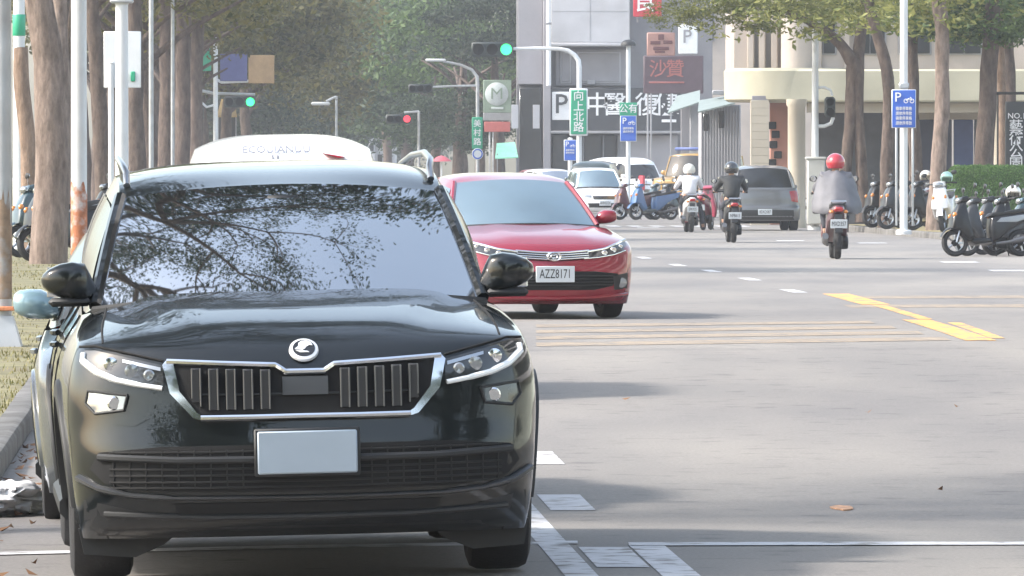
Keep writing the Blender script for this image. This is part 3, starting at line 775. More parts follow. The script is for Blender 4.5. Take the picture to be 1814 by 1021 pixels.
# mirrors
for sg in (-1, 1):
    mr = MB(); x0 = .795; my = 1.46; rows = []
    for (fx, wdt, zt, zb) in ((-.02, .04, 1.15, 1.085), (.0, .055, 1.20, 1.085), (.022, .09, 1.243, 1.088), (.07, .10, 1.252, 1.096), (.12, .098, 1.245, 1.108), (.165, .085, 1.226, 1.128), (.19, .06, 1.205, 1.15), (.197, .015, 1.19, 1.17)):
        zc, hh = (zt + zb) / 2, (zt - zb) / 2
        rows.append([(sg * (x0 + fx), my + wdt * math.copysign(abs(math.cos(q)) ** .55, math.cos(q)) * (1.0 if math.cos(q) < 0 else .45), zc + hh * math.copysign(abs(math.sin(q)) ** .55, math.sin(q))) for q in [2 * math.pi * (i + .5) / 24 for i in range(24)]])
    mr.grid(rows, closed=True); mo = mr.build('mirror', PAINT_BLK, suv, ang=60)
    MB().bbox((sg * (x0 + .11), my + .05, 1.17), (.13, .006, .12), .003).build('mirror_glass', M_CHROME, mo)
    MB().bbox((sg * (x0 + .085), my - .02, 1.09), (.17, .13, .035), .014).build('mirror_base', M_BLACKPL, mo)
# wipers, inside mirror, dashboard edge
for (x0, x1) in ((-.58, .02), (.02, .60)):
    P_ = []
    gfr = B.glass('front')
    for k in range(7):
        t = k / 6; x = x0 + (x1 - x0) * t; j = int(round((x / .78 + 1) * 12)); row = gfr[0]; p = row[j]; P_.append((x, p[1] - .03, p[2] - .030 - .012 * (1 - t)))
    MB().tube(P_, .009, 6).build('wiper', M_BLACKPL, suv)
MB().bbox((.0, 1.80, 1.475), (.14, .04, .05), .012).build('sensor_pod', M_BLACKPL, suv)
for sg in (-1, 1):   # tail lamps
    B.conform([(.55, .98), (.80, 1.0), (.82, .86), (.60, .88)], .006, .02, rear=True, sg=sg).build('tail_light', M_REDLENS, suv)
# ------------------------------------------------------------------ other cars
def shape(L, W, H, hood, cowl, roofs, deck, kind):
    pass
# red sedan driving towards the camera
PC = dict(L=4.62, sill=.20, wrap=.48, wrapr=.45, dp=3.0, hoodmod=lambda x, y, z: (.012 * (1 - sm(.36, .46, x)) * sm(.2, .4, y)) if z > .72 else 0,
    sz=[(.14, .84), (.3, .868), (.5, .885), (.68, .885), (.78, .865), (.88, .83), (.98, .78)],
    sy=[(.4, .965), (.9, 1.0), (3.6, 1.0), (4.2, .96)],
    front=[(.18, .15, .30, 2.2, 0), (.08, .20, .40, 2.2, 0), (.02, .30, .46, 2.2, 0), (0, .40, .48, 2.2, 0), (.02, .52, .46, 2.2, 0), (.05, .60, .43, 2.2, 0), (.10, .68, .38, 2.3, .0), (.18, .745, .36, 2.4, .02),
           (.34, .805, .32, 2.6, .035), (.62, .865, .28, 2.8, .05), (.92, .915, .24, 3, .055), (1.08, .935, .22, 3, .05)],
    rear=[(.10, .25, .35, 2.6, 0), (.0, .45, .45, 2.6, 0), (.03, .70, .42, 2.6, 0), (.06, .90, .40, 2.8, 0), (.12, .985, .40, 3, .02), (.40, 1.01, .2, 3, .03), (.62, 1.02, .15, 3, .03)],
    wy=(.96, 3.66), wr=.315, arch=.36, tw=.205, rim=.205,
    gh=dict(front=(.74, 1.0, .34, .945, .03, .57, 1.78, .14, 1.385, .04, .03), rear=(.66, .62, .2, 1.03, .02, .54, 1.25, .1, 1.385, .04, .02),
            roof=[(2.1, 1.435, .57, .05), (2.5, 1.455, .57, .05), (2.95, 1.435, .56, .05)]))
RED = pm('red_metallic_paint', (.26, .006, .022), .25, var=.06, vs_=2, coat=1.0, metal=.15)
CB = Body(PC)
cg = M_GLASS2 = pm('sky_glass', (.28, .36, .39), .09, metal=.75, var=.06)  # bright sky mirrored in the windscreen is put into this pale metallic tint
CY = 78.0
car2 = thing('red_sedan', 'red sedan driving towards the camera just beyond the black SUV', 'car', ((983 - HX) / F * CY, CY, gz(CY) + .0), (0, 0, R(12.5)))
car2.scale = (.975, 1, .945)
basic_car(car2, CB, RED, glass=cg, handles=True)
B = CB
for sg in (-1, 1):
    hl = [(.34, .655), (.52, .685), (.70, .745), (.79, .775), (.80, .735), (.74, .675), (.62, .64), (.45, .615), (.34, .60)]
    ho = B.conform(hl, .008, .02, sg=sg, step=.05).build('headlight', M_LENSD, car2)
    for (x, z, r) in ((.52, .655, .028), (.62, .685, .03), (.71, .72, .022)):
        MB().lathe([(0, -.004), (r * .8, -.006), (r, 0), (r, .01)], (sg * x, B.surf(x, z) - .012, z), 'y', 16).build('projector', M_CHROME, ho)
    B.line([(.34, .668), (.52, .696), (.70, .752), (.80, .785)], .013, .008, sg=sg).build('chrome_brow', M_CHROME, ho)
    B.line([(.30, .60), (.45, .612), (.62, .638), (.76, .68)], .006, .010, sg=sg).build('chrome_line', M_CHROME, ho)
    fo = MB().lathe([(0, -.006), (.035, -.006), (.05, .0), (.05, .02)], (sg * .70, B.surf(.70, .36) - .008, .36), 'y', 18).build('fog_light', M_LENS, car2)
    B.conform([(.60, .43), (.78, .46), (.78, .30), (.62, .29)], .003, .02, sg=sg, step=.06).build('fog_recess', M_BLACKPL, fo)
    MB().prism([(1, 0)] * 0 + [(sg * .3, .1), (sg * .5, .1), (sg * .5, .12)], .3, .31, 'y')
gu = [(-.36, .665), (0, .645), (.36, .665), (.36, .60), (.2, .585), (0, .575), (-.2, .585), (-.36, .60)]
go = B.conform(gu, .006, .02, step=.05).build('upper_grille', M_DARK, car2)
for z in (.632, .610, .59): B.line([(-.35, z + .022), (0, z), (.35, z + .022)], .0075, .012, sub=6).build('slat', M_CHROME, go)
B.line([(-.36, .680), (-.15, .662), (0, .658), (.15, .662), (.36, .680)], .012, .010, sub=4).build('chrome_brow', M_CHROME, go)
em = MB(); em.lathe([(.038, 0), (.046, -.008), (.054, 0), (.046, .008)], (0, 0, 0), 'y', 24)
eo = em.build('badge', M_CHROME, car2, loc=(0, B.surf(0, .62) - .03, .62)); eo.scale = (1.35, 1, .95)
MB().lathe([(.018, 0), (.023, -.006), (.028, 0)], (0, -.003, .004), 'y', 16).build('badge_ring', M_CHROME, eo)
lg = [(-.66, .45), (-.40, .475), (.40, .475), (.66, .45), (.60, .33), (.40, .29), (-.40, .29), (-.60, .33)]
lo = B.conform(lg, .005, .03, step=.07).build('lower_grille', M_DARK, car2)
for z in (.43, .40, .37, .34): B.line([(-.60, z), (0, z), (.60, z)], .006, .006, sub=8, seg=5).build('mesh_bar', M_BLACKPL, lo)
B.line([(-.78, .245), (-.4, .215), (0, .21), (.4, .215), (.78, .245)], .02, .004, sub=5).build('chin', RED, car2)
plate(car2, B, .448, 'AZZ8171')
for sg in (-1, 1): B.conform([(.50, .86), (.76, .90), (.78, .74), (.55, .72)], .006, .02, rear=True, sg=sg, step=.07).build('tail_light', M_REDLENS, car2)

def variant(base, **kw):
    d = dict(base); d.update(kw); return d
def dress(root, B, rear_txt=None, front=True, hz=.66, x0=.42, x1=.76, dz=.06, gz_=.55):
    for sg in (-1, 1):
        B.conform([(x0, hz + dz * .6), (x1 - .03, hz + dz), (x1, hz + dz * .4), (x1 - .08, hz - dz * .6), (x0, hz - dz * .7)], .008, .02, sg=sg, step=.06).build('headlight', M_LENS, root)
    go = B.conform([(-x0 + .03, hz + dz * .3), (x0 - .03, hz + dz * .3), (x0 - .06, hz - .1), (-x0 + .06, hz - .1)], .006, .02, step=.08).build('grille', M_DARK, root)
    for k in range(3): B.line([(-x0 + .05, hz - .07 + .035 * k), (x0 - .05, hz - .07 + .035 * k)], .008, .010, sub=6, seg=5).build('slat', M_CHROME, go)
    B.conform([(-.55, .44), (.55, .44), (.5, .30), (-.5, .30)], .005, .02, step=.09).build('lower_grille', M_DARK, root)
def dress_rear(root, B, txt, hz=.85, x0=.55, x1=.80, dz=.12, pz=.6):
    for sg in (-1, 1): B.conform([(x0, hz + dz * .8), (x1 - .02, hz + dz), (x1, hz - dz), (x0 + .05, hz - dz * .8)], .008, .02, rear=True, sg=sg, step=.06).build('tail_light', M_REDLENS, root)
    plate(root, B, pz, txt, .34, .14, rear=True)
# grey blue sedan parked behind the SUV
BLUE = pm('pale_blue_paint', (.22, .34, .40), .25, var=.05, coat=1, metal=.2)
DGREY = pm('dark_grey_paint', (.10, .11, .12), .25, var=.06, coat=1, metal=.3)
SB = Body(PC)
sY = SY + 6.0
sx_ = gx(75, sY + 1.0) + .885 + .02
sed = thing('parked_sedan', 'dark grey sedan with pale blue mirror hidden behind the black SUV', 'car', (sx_, sY, road_z(sx_, sY) - .01), (0, R(-1.2), R(2.6)))
basic_car(sed, SB, DGREY, mirrorpaint=BLUE)
dress(sed, SB); plate(sed, SB, .46)
for sg in (-1, 1): SB.conform([(.50, .86), (.76, .90), (.78, .74), (.55, .72)], .006, .02, rear=True, sg=sg, step=.07).build('tail_light', M_REDLENS, sed)
# white van further back
PV = dict(L=3.9, sill=.25, wrap=.40, wrapr=.30, dp=3.0,
    sz=[(.2, .72), (.5, .76), (.9, .765), (1.1, .75), (1.25, .735)], sy=[(.35, .97), (.8, 1.0), (3.3, 1), (3.7, .97)],
    front=[(.10, .24, .3, 2.6, 0), (.0, .35, .4, 2.6, 0), (.01, .6, .39, 2.6, 0), (.06, .85, .36, 2.6, 0), (.14, 1.02, .34, 2.7, .0), (.26, 1.08, .3, 3, .01), (.40, 1.10, .3, 3, .01)],
    rear=[(.06, .26, .24, 3, 0), (0, .4, .3, 3, 0), (.0, .8, .3, 3, 0), (.03, 1.1, .3, 3, 0)],
    wy=(.62, 3.0), wr=.28, arch=.32, tw=.18, rim=.18,
    gh=dict(front=(.69, .34, .24, 1.10, .01, .64, .78, .14, 1.585, .03, .03), rear=(.68, .05, .1, 1.12, 0, .58, .16, .1, 1.78, .05, .01),
            roof=[(.98, 1.735, .635, .08), (1.30, 1.815, .635, .10), (2.2, 1.84, .64, .10), (3.2, 1.83, .635, .10)]))
VB = Body(PV); VWHITE = pm('white_van_paint', (.82, .83, .85), .28, var=.03, coat=.8)
VY = 54.6; vx = gx(513, VY + 1.4) + .03
van = thing('white_van', 'white van with lettering above its windscreen, behind the black SUV', 'van', (vx, VY, road_z(vx, VY)), (0, R(-.8), R(2.2)))
basic_car(van, VB, VWHITE, windows=((.08, .40), (.44, .68)))
dress(van, VB, hz=.72, x0=.40, x1=.66); plate(van, VB, .45)
van.scale = (.92, 1, .966)
text(van, 'lettering', 'ECOUIANUU', .10, pm('grey_lettering', (.22, .23, .27), .5), (-.05, .925, 1.728), (R(42), 0, 0), .002, sx=.85)
text(van, 'lettering', '5.8', .05, MATS['grey_lettering'], (-.06, .88, 1.675), (R(42), 0, 0), .002)
MB().prism([(.28, 1.70), (.44, 1.672), (.40, 1.664), (.35, 1.678)], .84, 1.0, 'y').build('red_sticker', pm('red_sticker', (.5, .03, .06), .4), van)
# silver grey hatchback from behind, by the column
PH = variant(PC, L=3.95, wrapr=.30, sz=[(.14, .82), (.3, .85), (.6, .865), (.8, .85), (.95, .82), (1.05, .79)],
    rear=[(.06, .24, .26, 3, 0), (0, .34, .3, 3, 0), (.01, .55, .3, 3, 0), (.05, .60, .3, 3, 0), (.07, .80, .28, 3, 0), (.11, 1.0, .28, 3, 0), (.14, 1.04, .28, 3, 0)],
    wy=(.85, 3.35), gh=dict(front=(.72, .95, .30, .97, .02, .57, 1.6, .14, 1.50, .04, .03), rear=(.70, .15, .12, 1.04, 0, .60, .40, .1, 1.52, .05, .03),
            roof=[(1.95, 1.56, .60, .05), (2.5, 1.585, .61, .05), (3.1, 1.575, .61, .05)]))
HB = Body(PH); SILV = pm('silver_grey_paint', (.15, .155, .165), .3, var=.05, coat=.8, metal=.4)
hY = 202.0; hxx = gx(1340, hY)
hat = thing('grey_hatchback', 'silver grey hatchback seen from behind beside the cream round column', 'car', (hxx - .0, hY - 3.95 + 3.95, gz(hY)), (0, 0, R(180 + 3)))
# nose points away: turn the body so that its tail faces the camera
hat.location = (hxx, hY + 3.9, gz(hY))
basic_car(hat, HB, SILV, glass=pm('dark_rear_glass', (.02, .022, .025), .05, var=.05))
dress(hat, HB); dress_rear(hat, HB, 'BDK2087', hz=.83, x0=.60, x1=.82, dz=.15, pz=.45)
HB.conform([(-.70, .50), (.70, .50), (.72, .26), (-.72, .26)], .006, .02, rear=True, step=.09).build('rear_bumper_trim', M_BLACKPL, hat)
# gold coloured off-roader with round lamps, white sedan, dark green car, white and red van near the shops
PJ = dict(PV); PJ = variant(PV, L=4.0, sill=.35, sz=[(.3, .74), (.6, .80), (.95, .79), (1.1, .76), (1.3, .74)], wr=.36, arch=.42, wy=(.75, 3.1),
    front=[(.10, .38, .25, 3, 0), (.0, .5, .35, 3, 0), (.03, .7, .34, 3, 0), (.05, 1.0, .32, 3, 0), (.12, 1.08, .30, 3, 0), (.5, 1.13, .25, 3, .02), (.95, 1.15, .2, 3, .02)],
    gh=dict(front=(.70, .95, .12, 1.15, 0, .64, 1.25, .08, 1.72, .04, .02), rear=(.68, .05, .1, 1.12, 0, .62, .14, .1, 1.76, .05, .01), roof=[(1.4, 1.775, .65, .07), (2.2, 1.80, .66, .07), (3.2, 1.79, .65, .07)]))
JB = Body(PJ); GOLD = pm('gold_brown_paint', (.33, .19, .04), .35, var=.08, coat=.6)
jY = 262.0
jeep = thing('gold_offroader', 'boxy gold brown off-roader with a roof bar parked by the grey shed', 'car', (gx(1192, jY), jY, gz(jY)), (0, 0, R(-24))); jeep.scale = (1.08, 1.08, 1.14)
basic_car(jeep, JB, GOLD, glass=MATS['dark_rear_glass'], windows=((.08, .40), (.44, .7), (.74, .94)))
for sg in (-1, 1): MB().lathe([(0, -.02), (.09, -.02), (.11, 0), (.11, .02)], (sg * .52, JB.surf(.52, .86) - .02, .86), 'y', 18).build('headlight', M_LENS, jeep)
JB.conform([(-.36, .95), (.36, .95), (.36, .75), (-.36, .75)], .006, .02, step=.1).build('grille', M_DARK, jeep)
JB.conform([(-.74, .58), (.74, .58), (.74, .44), (-.74, .44)], .03, .06, step=.1).build('bumper', M_CHROME, jeep)
MB().bbox((0, 1.5, 1.90), (1.1, .18, .09), .03).build('roof_bar', pm('blue_plastic', (.07, .11, .3), .4), jeep)
WB = Body(PH); wY = 268.0
wc = thing('white_hatchback', 'white hatchback facing the camera behind the dark parked scooters', 'car', (gx(1072, wY), wY, gz(wY)), (0, 0, R(8)))
basic_car(wc, WB, pm('white_car_paint', (.80, .82, .85), .3, var=.03, coat=.8), glass=cg); dress(wc, WB); plate(wc, WB, .44, 'AHN5526')
gY_ = 288.0; GB = Body(variant(PV, L=4.2))
gc = thing('dark_minivan', 'dark green minivan with a red side parked beneath the blue parking sign', 'van', (gx(1042, gY_), gY_, gz(gY_)), (0, 0, R(-6)))
basic_car(gc, GB, pm('dark_green_paint', (.03, .045, .045), .3, var=.05, coat=.7), glass=cg); dress(gc, GB, hz=.72, x0=.40, x1=.66); plate(gc, GB, .45)
rY = 314.0
rc = thing('white_minivan', 'white minivan with red markings left of the gold off-roader', 'van', (gx(1156, rY), rY, gz(rY)), (0, 0, R(30))); rc.scale = (1.0, 1.0, 1.10)
RB = Body(PV); basic_car(rc, RB, MATS['white_van_paint'], glass=MATS['dark_rear_glass'], windows=((.08, .40), (.44, .68), (.72, .94))); dress(rc, RB, hz=.72, x0=.40, x1=.66)
MB().bbox((-.4, .12, .95), (.12, .3, .5), .02).build('red_marking', pm('red_marking', (.5, .03, .05), .4), rc)
for nm, lb, px, Y, pc, yaw in (('far_sedan', 'pale blue sedan far off to the right of the red sedan roof', 955, 330, BLUE, 60), ('far_hatchback', 'dark red hatchback between the pale blue sedan and the dark minivan', 988, 326, pm('dark_red_paint', (.16, .02, .03), .3, coat=.6), 15), ('far_hatchback', 'small white hatchback leftmost in the row before the shops', 1012, 318, MATS['white_car_paint'], 20)):
    t = thing(nm, lb, 'car', (gx(px, Y), Y, gz(Y)), (0, 0, R(yaw))); BB = Body(PH if 'hatch' in nm else PC); basic_car(t, BB, pc); dress(t, BB)
# ------------------------------------------------------------------ scooters and riders
def scooter(name, label, loc, rz, col, col2=None, group=None, txt=None, lean=0.0, helmet=None, box=None, sc_=1.0, stripe=None):
    r = thing(name, label, 'scooter', loc, (0, lean, rz), group); r.scale = (sc_,) * 3
    c2 = col2 or M_BLACKPL
    for nm, y, rad in (('front_wheel', .26, .245), ('rear_wheel', 1.50, .245)):
        h = MB().lathe([(0, -.05), (.05, -.05), (.06, -.02), (.06, .02), (.05, .05), (0, .05)], (0, y, rad), 'x', 12).build(nm, M_DARK, r)
        MB().lathe([(.16, -.04), (.19, -.055), (.225, -.05), (rad, -.02), (rad, .02), (.225, .05), (.19, .055), (.16, .04)], (0, y, rad), 'x', 24).build('tyre', M_TYRE, h)
        rm = MB(); rm.lathe([(.165, -.035), (.15, -.02), (.15, .02), (.165, .035)], (0, y, rad), 'x', 20)
        for k in range(5):
            a = k * 1.2566; rm.tube([(0, y + .03 * math.cos(a), rad + .03 * math.sin(a)), (0, y + .155 * math.cos(a), rad + .155 * math.sin(a))], .018, 5)
        rm.build('rim', M_ALLOY, h)
    f = MB(); rows = []
    for i in range(11):
        q = R(20 + 140 * i / 10); rows.append([(x, .26 - .29 * math.cos(q) + .0, .25 + (.285 + dz) * math.sin(q)) for x, dz in ((-.07, -.03), (-.05, 0), (0, .012), (.05, 0), (.07, -.03))])
    f.grid(rows); f.build('front_fender', col, r)
    fk = MB()
    for s_ in (-1, 1): fk.tube([(s_ * .075, .27, .25), (s_ * .07, .40, .62)], .02, 6)
    fk.tube([(0, .38, .58), (0, .50, .98)], .03, 6); fk.build('fork', M_ALLOY, r)
    ap = MB().pillow([(.17, .50), (.20, .70), (.32, .92), (.40, 1.0), (.48, .98), (.50, .80), (.54, .50), (.60, .30), (.52, .26), (.42, .34), (.34, .46)], .19, narrow=lambda y, z: 1.05 - .35 * sm(.5, 1.0, z)); ap.build('front_apron', col, r, ang=60)
    MB().pillow([(.28, .60), (.36, .86), (.44, .88), (.50, .62)], .10, k=.1).build('front_grille', c2, r, ang=60)
    hb = MB().pillow([(.34, .98), (.40, 1.07), (.50, 1.09), (.58, 1.03), (.50, .97)], .13); hb.build('handlebar_cover', col, r, ang=60)
    MB().ell((0, .36, 1.01), (.10, .05, .055)).build('headlight', M_LENS, r)
    for s_ in (-1, 1): MB().ell((s_ * .13, .25, .74), (.035, .05, .05), 10, 6).build('front_indicator', M_AMBER, r)
    if stripe: 
        for s_ in (-1, 1): MB().pillow([(1.0, .60), (1.1, .68), (1.7, .76), (1.82, .74), (1.4, .60)], .01, x0=s_ * .158, k=.1).build('side_stripe', stripe, r, ang=60)
    b = MB(); b.tube([(-.34, .60, 1.02), (-.2, .54, 1.04), (0, .50, 1.04), (.2, .54, 1.04), (.34, .60, 1.02)], .014, 6); bo = b.build('handlebar', M_BLACKPL, r)
    for s_ in (-1, 1):
        MB().tube([(s_ * .22, .55, 1.04), (s_ * .25, .55, 1.14), (s_ * .30, .57, 1.22)], .007, 5).build('mirror_stalk', M_BLACKPL, bo)
        mo_ = MB().ell((s_ * .325, .575, 1.25), (.065, .022, .048), 12, 7).build('mirror', M_BLACKPL, bo); MB().lathe([(0, 0), (.04, 0), (.042, -.006)], (s_ * .325, .599, 1.25), 'y', 12).build('mirror_glass', M_CHROME, mo_)
        MB().tube([(s_ * .24, .555, 1.036), (s_ * .36, .61, 1.018)], .020, 8).build('grip', M_BLACKPL, bo)
    MB().pillow([(.52, .26), (.56, .32), (.92, .32), (.96, .24), (.6, .20)], .16).build('floorboard', c2, r, ang=60)
    MB().pillow([(.90, .24), (.88, .50), (.92, .70), (1.2, .74), (1.62, .80), (1.86, .84), (1.90, .78), (1.78, .66), (1.50, .58), (1.20, .40), (1.05, .28)], .165, narrow=lambda y, z: 1.0 - .45 * sm(1.4, 1.95, y)).build('rear_body', col, r, ang=60)
    MB().pillow([(.86, .71), (.92, .78), (1.15, .785), (1.32, .83), (1.60, .87), (1.74, .87), (1.74, .82), (1.4, .76), (1.1, .70)], .15, narrow=lambda y, z: 1.0 - .2 * sm(1.3, 1.8, y)).build('seat', pm('seat_vinyl', (.02, .02, .022), .5, var=.1), r, ang=60)
    MB().tube([(-.10, 1.60, .83), (-.11, 1.84, .90), (.11, 1.84, .90), (.10, 1.60, .83)], .014, 6).build('grab_rail', M_ALLOY, r)
    MB().bbox((0, 1.875, .775), (.15, .05, .07), .02).build('tail_light', M_REDLENS, r)
    for s_ in (-1, 1): MB().ell((s_ * .11, 1.84, .74), (.04, .04, .028), 10, 6).build('indicator', M_AMBER, r)
    MB().prism([(1.70, .70), (1.86, .70), (1.93, .42), (1.90, .40), (1.80, .60)], -.06, .06, 'x').build('rear_fender', M_BLACKPL, r)
    p = MB().bbox((0, 0, 0), (.26, .008, .14), .003).build('licence_plate', M_PLATE, r, loc=(0, 1.925, .55), rot=(R(-14), 0, 0))
    if txt: text(p, 'plate_number', txt, .10, M_PLATETXT, (0, .006, 0), (math.pi / 2, 0, math.pi), .001, sx=.6)
    MB().tube([(.13, 1.0, .22), (.17, 1.25, .24), (.19, 1.42, .28), (.20, 1.78, .36)], [.025, .03, .055, .05], 10).build('exhaust', pm('exhaust_steel', (.16, .16, .17), .4, metal=.7, var=.1), r)
    MB().pillow([(1.0, .22), (1.05, .36), (1.5, .36), (1.62, .28), (1.5, .16), (1.15, .15)], .05, x0=-.12).build('engine_case', M_BLACKPL, r, ang=60)
    MB().tube([(-.12, 1.05, .20), (-.2, 1.12, .0)], .012, 5).build('side_stand', M_BLACKPL, r)
    if box: MB().bbox((0, 1.78, 1.02), (.40, .36, .30), .06).build('top_box', box, r)
    return r
def helmet_mb(c, rad, fwd):
    # open-face shell with a brim
    m = MB(); rot = Matrix.Rotation(0, 3, 'X')
    rows = []
    for j in range(12):
        th = math.pi * .70 * j / 11; rr = []
        for i in range(24):
            ph = 2 * math.pi * i / 24; d = Vector((math.sin(th) * math.cos(ph), math.sin(th) * math.sin(ph) * 1.12, math.cos(th)))
            if d.y < -.45 and d.z < .12: d.z = .12 + (d.z - .12) * .15
            rr.append((c[0] + d.x * rad, c[1] + d.y * rad, c[2] + d.z * rad))
        rows.append(rr)
    m.grid(rows, closed=True); return m
def skin_mesh(name, verts, edges, radii, mat, root_i=0, sub=1):
    me = bpy.data.meshes.new(name); me.from_pydata(verts, edges, []); me.update()
    o = bpy.data.objects.new('tmp_skin', me); COL.objects.link(o)
    md = o.modifiers.new('skin', 'SKIN'); md.use_smooth_shade = True
    for i, r in enumerate(radii):
        q = me.skin_vertices[0].data[i]; q.radius = r if isinstance(r, tuple) else (r, r); q.use_root = (i == root_i)
    ss = o.modifiers.new('sub', 'SUBSURF'); ss.levels = sub; ss.render_levels = sub
    dg = bpy.context.evaluated_depsgraph_get(); dg.update()
    out = bpy.data.meshes.new_from_object(o.evaluated_get(dg)); out.name = name
    bpy.data.objects.remove(o); bpy.data.meshes.remove(me)
    out.materials.clear(); out.materials.append(mat); out.shade_smooth(); return out
def rider(label, par_loc, rz, jacket, trousers, helm, poncho=None, group=None, lean=0.0, foot_down=None):
    r = thing('person', label, 'person', par_loc, (0, lean, rz), group)
    pel, chest, neck, head = (0, 1.16, .86), (0, 1.08, 1.16), (0, 1.02, 1.36), (0, .98, 1.50)
    V = [pel, (0, 1.13, 1.0), chest, (0, 1.04, 1.28), neck, (0, 1.0, 1.43), head, (0, .98, 1.57)]; E = [(i, i + 1) for i in range(7)]
    Rr = [(.13, .10), (.12, .09), (.14, .10), (.09, .07), .05, .06, .095, .07]
    JV = [pel, (0, 1.13, 1.0), chest, (0, 1.04, 1.30), (0, 1.025, 1.355)]; JE = [(0, 1), (1, 2), (2, 3), (3, 4)]; JR = [(.17, .14), (.17, .145), (.20, .16), (.165, .145), .085]
    TV = [(0, 1.16, .88), (0, 1.15, .80)]; TE = [(0, 1)]; TR = [(.165, .135), (.16, .13)]
    shoes = []
    for s_ in (-1, 1):
        b = len(V); sh, el, wr, hd = (s_ * .19, 1.03, 1.29), (s_ * .30, .86, 1.10), (s_ * .305, .66, 1.045), (s_ * .305, .585, 1.035)
        V += [sh, el, wr, hd]; E += [(3, b), (b, b + 1), (b + 1, b + 2), (b + 2, b + 3)]; Rr += [.065, .045, .030, .034]
        for k in range(4):      # fingers closed round the grip
            xo = s_ * (.305 + (k - 1.5) * .02); l = (.028, .032, .030, .024)[k]; c = len(V)
            V += [(xo, .560, 1.048), (xo, .560 - l * .6, 1.035), (xo, .562 - l * .3, 1.008)]; E += [(b + 3, c), (c, c + 1), (c + 1, c + 2)]; Rr += [.010, .009, .008]
        c = len(V); V += [(s_ * .262, .590, 1.022), (s_ * .268, .562, 1.006)]; E += [(b + 3, c), (c, c + 1)]; Rr += [.011, .009]
        j = len(JV); JV += [sh, (sh[0] * .6 + el[0] * .4, .96, 1.21), el, (s_ * .305, .70, 1.055)]; JE += [(3, j), (j, j + 1), (j + 1, j + 2), (j + 2, j + 3)]; JR += [.095, .078, .066, .045]
        hip, kn, an = (s_ * .11, 1.10, .80), (s_ * .17, .72, .70), (s_ * .15, .84, .42)
        if foot_down == s_: kn, an = (s_ * .26, .82, .62), (s_ * .34, .98, .14)
        toe = (an[0], an[1] - .14, an[2] - .06)
        b = len(V); V += [hip, kn, an, toe]; E += [(0, b), (b, b + 1), (b + 1, b + 2), (b + 2, b + 3)]; Rr += [.085, .058, .036, .034]
        j = len(TV); TV += [hip, kn, (an[0], an[1], an[2] + .04)]; TE += [(1, j), (j, j + 1), (j + 1, j + 2)]; TR += [.105, .075, .055]
        shoes.append((an, toe))
    body = link('body', skin_mesh('body', V, E, Rr, M_SKIN), r)
    link('jacket', skin_mesh('jacket', JV, JE, JR, jacket), r)
    link('trousers', skin_mesh('trousers', TV, TE, TR, trousers), r)
    for an, toe in shoes: MB().tube([(an[0], an[1] + .07, an[2] - .06), (an[0], an[1] - .02, an[2] - .045), toe, (toe[0], toe[1] - .04, toe[2])], [.045, .05, .045, .02], 8, sq=.8).build('shoe', M_BLACKPL, r)
    h = helmet_mb((0, .985, 1.50), .150, -1).build('helmet', helm, r)
    f = MB(); f.ell((0, .915, 1.48), (.02, .02, .018), 8, 5); f.build('nose', M_SKIN, body)
    for s_ in (-1, 1): MB().ell((s_ * .035, .90, 1.515), (.012, .008, .008), 8, 5).build('eye', M_DARK, body)
    vz_ = MB(); vz_.grid([[(.145 * math.sin(q), .985 - .165 * math.cos(q), z) for q in [-1.2 + 2.4 * i / 12 for i in range(13)]] for z in (1.53, 1.44)]); vz_.build('visor', pm('smoke_visor', (.05, .05, .055), .1, coat=1), h)
    if poncho:
        m = MB(); rows = []
        for (z, rx, ry, cy) in ((1.37, .09, .09, 1.02), (1.33, .19, .14, 1.03), (1.25, .27, .20, 1.04), (1.12, .31, .27, 1.06), (.98, .35, .33, 1.10), (.86, .385, .38, 1.14), (.76, .39, .40, 1.17), (.72, .375, .385, 1.17)):
            rows.append([(rx * math.cos(a) * (1 + .07 * (1.4 - z) * math.sin(7 * a + z * 6) + .03 * math.sin(3 * a)), cy + ry * math.sin(a) * (1 + .07 * (1.4 - z) * math.sin(9 * a + 1)), z + .02 * math.sin(4 * a + 1)) for a in [2 * math.pi * i / 40 for i in range(40)]])
        m.grid(rows, closed=True); m.build('rain_cape', poncho, r, ang=80)
    return r
C_BLK = pm('black_scooter_paint', (.010, .010, .012), .35, var=.1, coat=.3, spec=.3); C_GREY = pm('grey_scooter_paint', (.035, .037, .042), .35, var=.1, coat=.4, spec=.3)
C_WHT = pm('white_scooter_paint', (.74, .73, .74), .3, var=.04, coat=.8); C_MAR = pm('maroon_scooter_paint', (.085, .014, .022), .28, var=.1, coat=1)
C_BLU = pm('blue_scooter_paint', (.03, .12, .30), .28, var=.1, coat=1); C_DTL = pm('dark_teal_paint', (.02, .05, .065), .3, var=.1, coat=.9); C_RED = pm('red_scooter_paint', (.42, .05, .09), .3, var=.08, coat=1)
C_SIL = pm('silver_scooter_paint', (.26, .27, .29), .3, metal=.4, var=.08, coat=.8)
J_GREY = pm('grey_raincoat', (.12, .12, .135), .6, var=.15, vs_=6, bump=.3, bs=9); J_BLK = pm('black_jacket', (.022, .024, .027), .7, var=.2, vs_=6, bump=.3, bs=12); J_WHT = pm('white_shirt', (.74, .73, .78), .8, var=.06, vs_=5, bump=.3, bs=12)
T_DRK = pm('dark_trousers', (.025, .028, .04), .8, var=.15); H_RED = pm('red_helmet', (.42, .02, .035), .2, coat=1, var=.05); H_BLK = pm('black_helmet', (.02, .02, .022), .25, coat=1, var=.05); H_WHT = pm('white_helmet', (.74, .72, .66), .3, coat=.8, var=.05); H_TEAL = pm('pale_green_helmet', (.35, .55, .48), .3, coat=.8, var=.05)
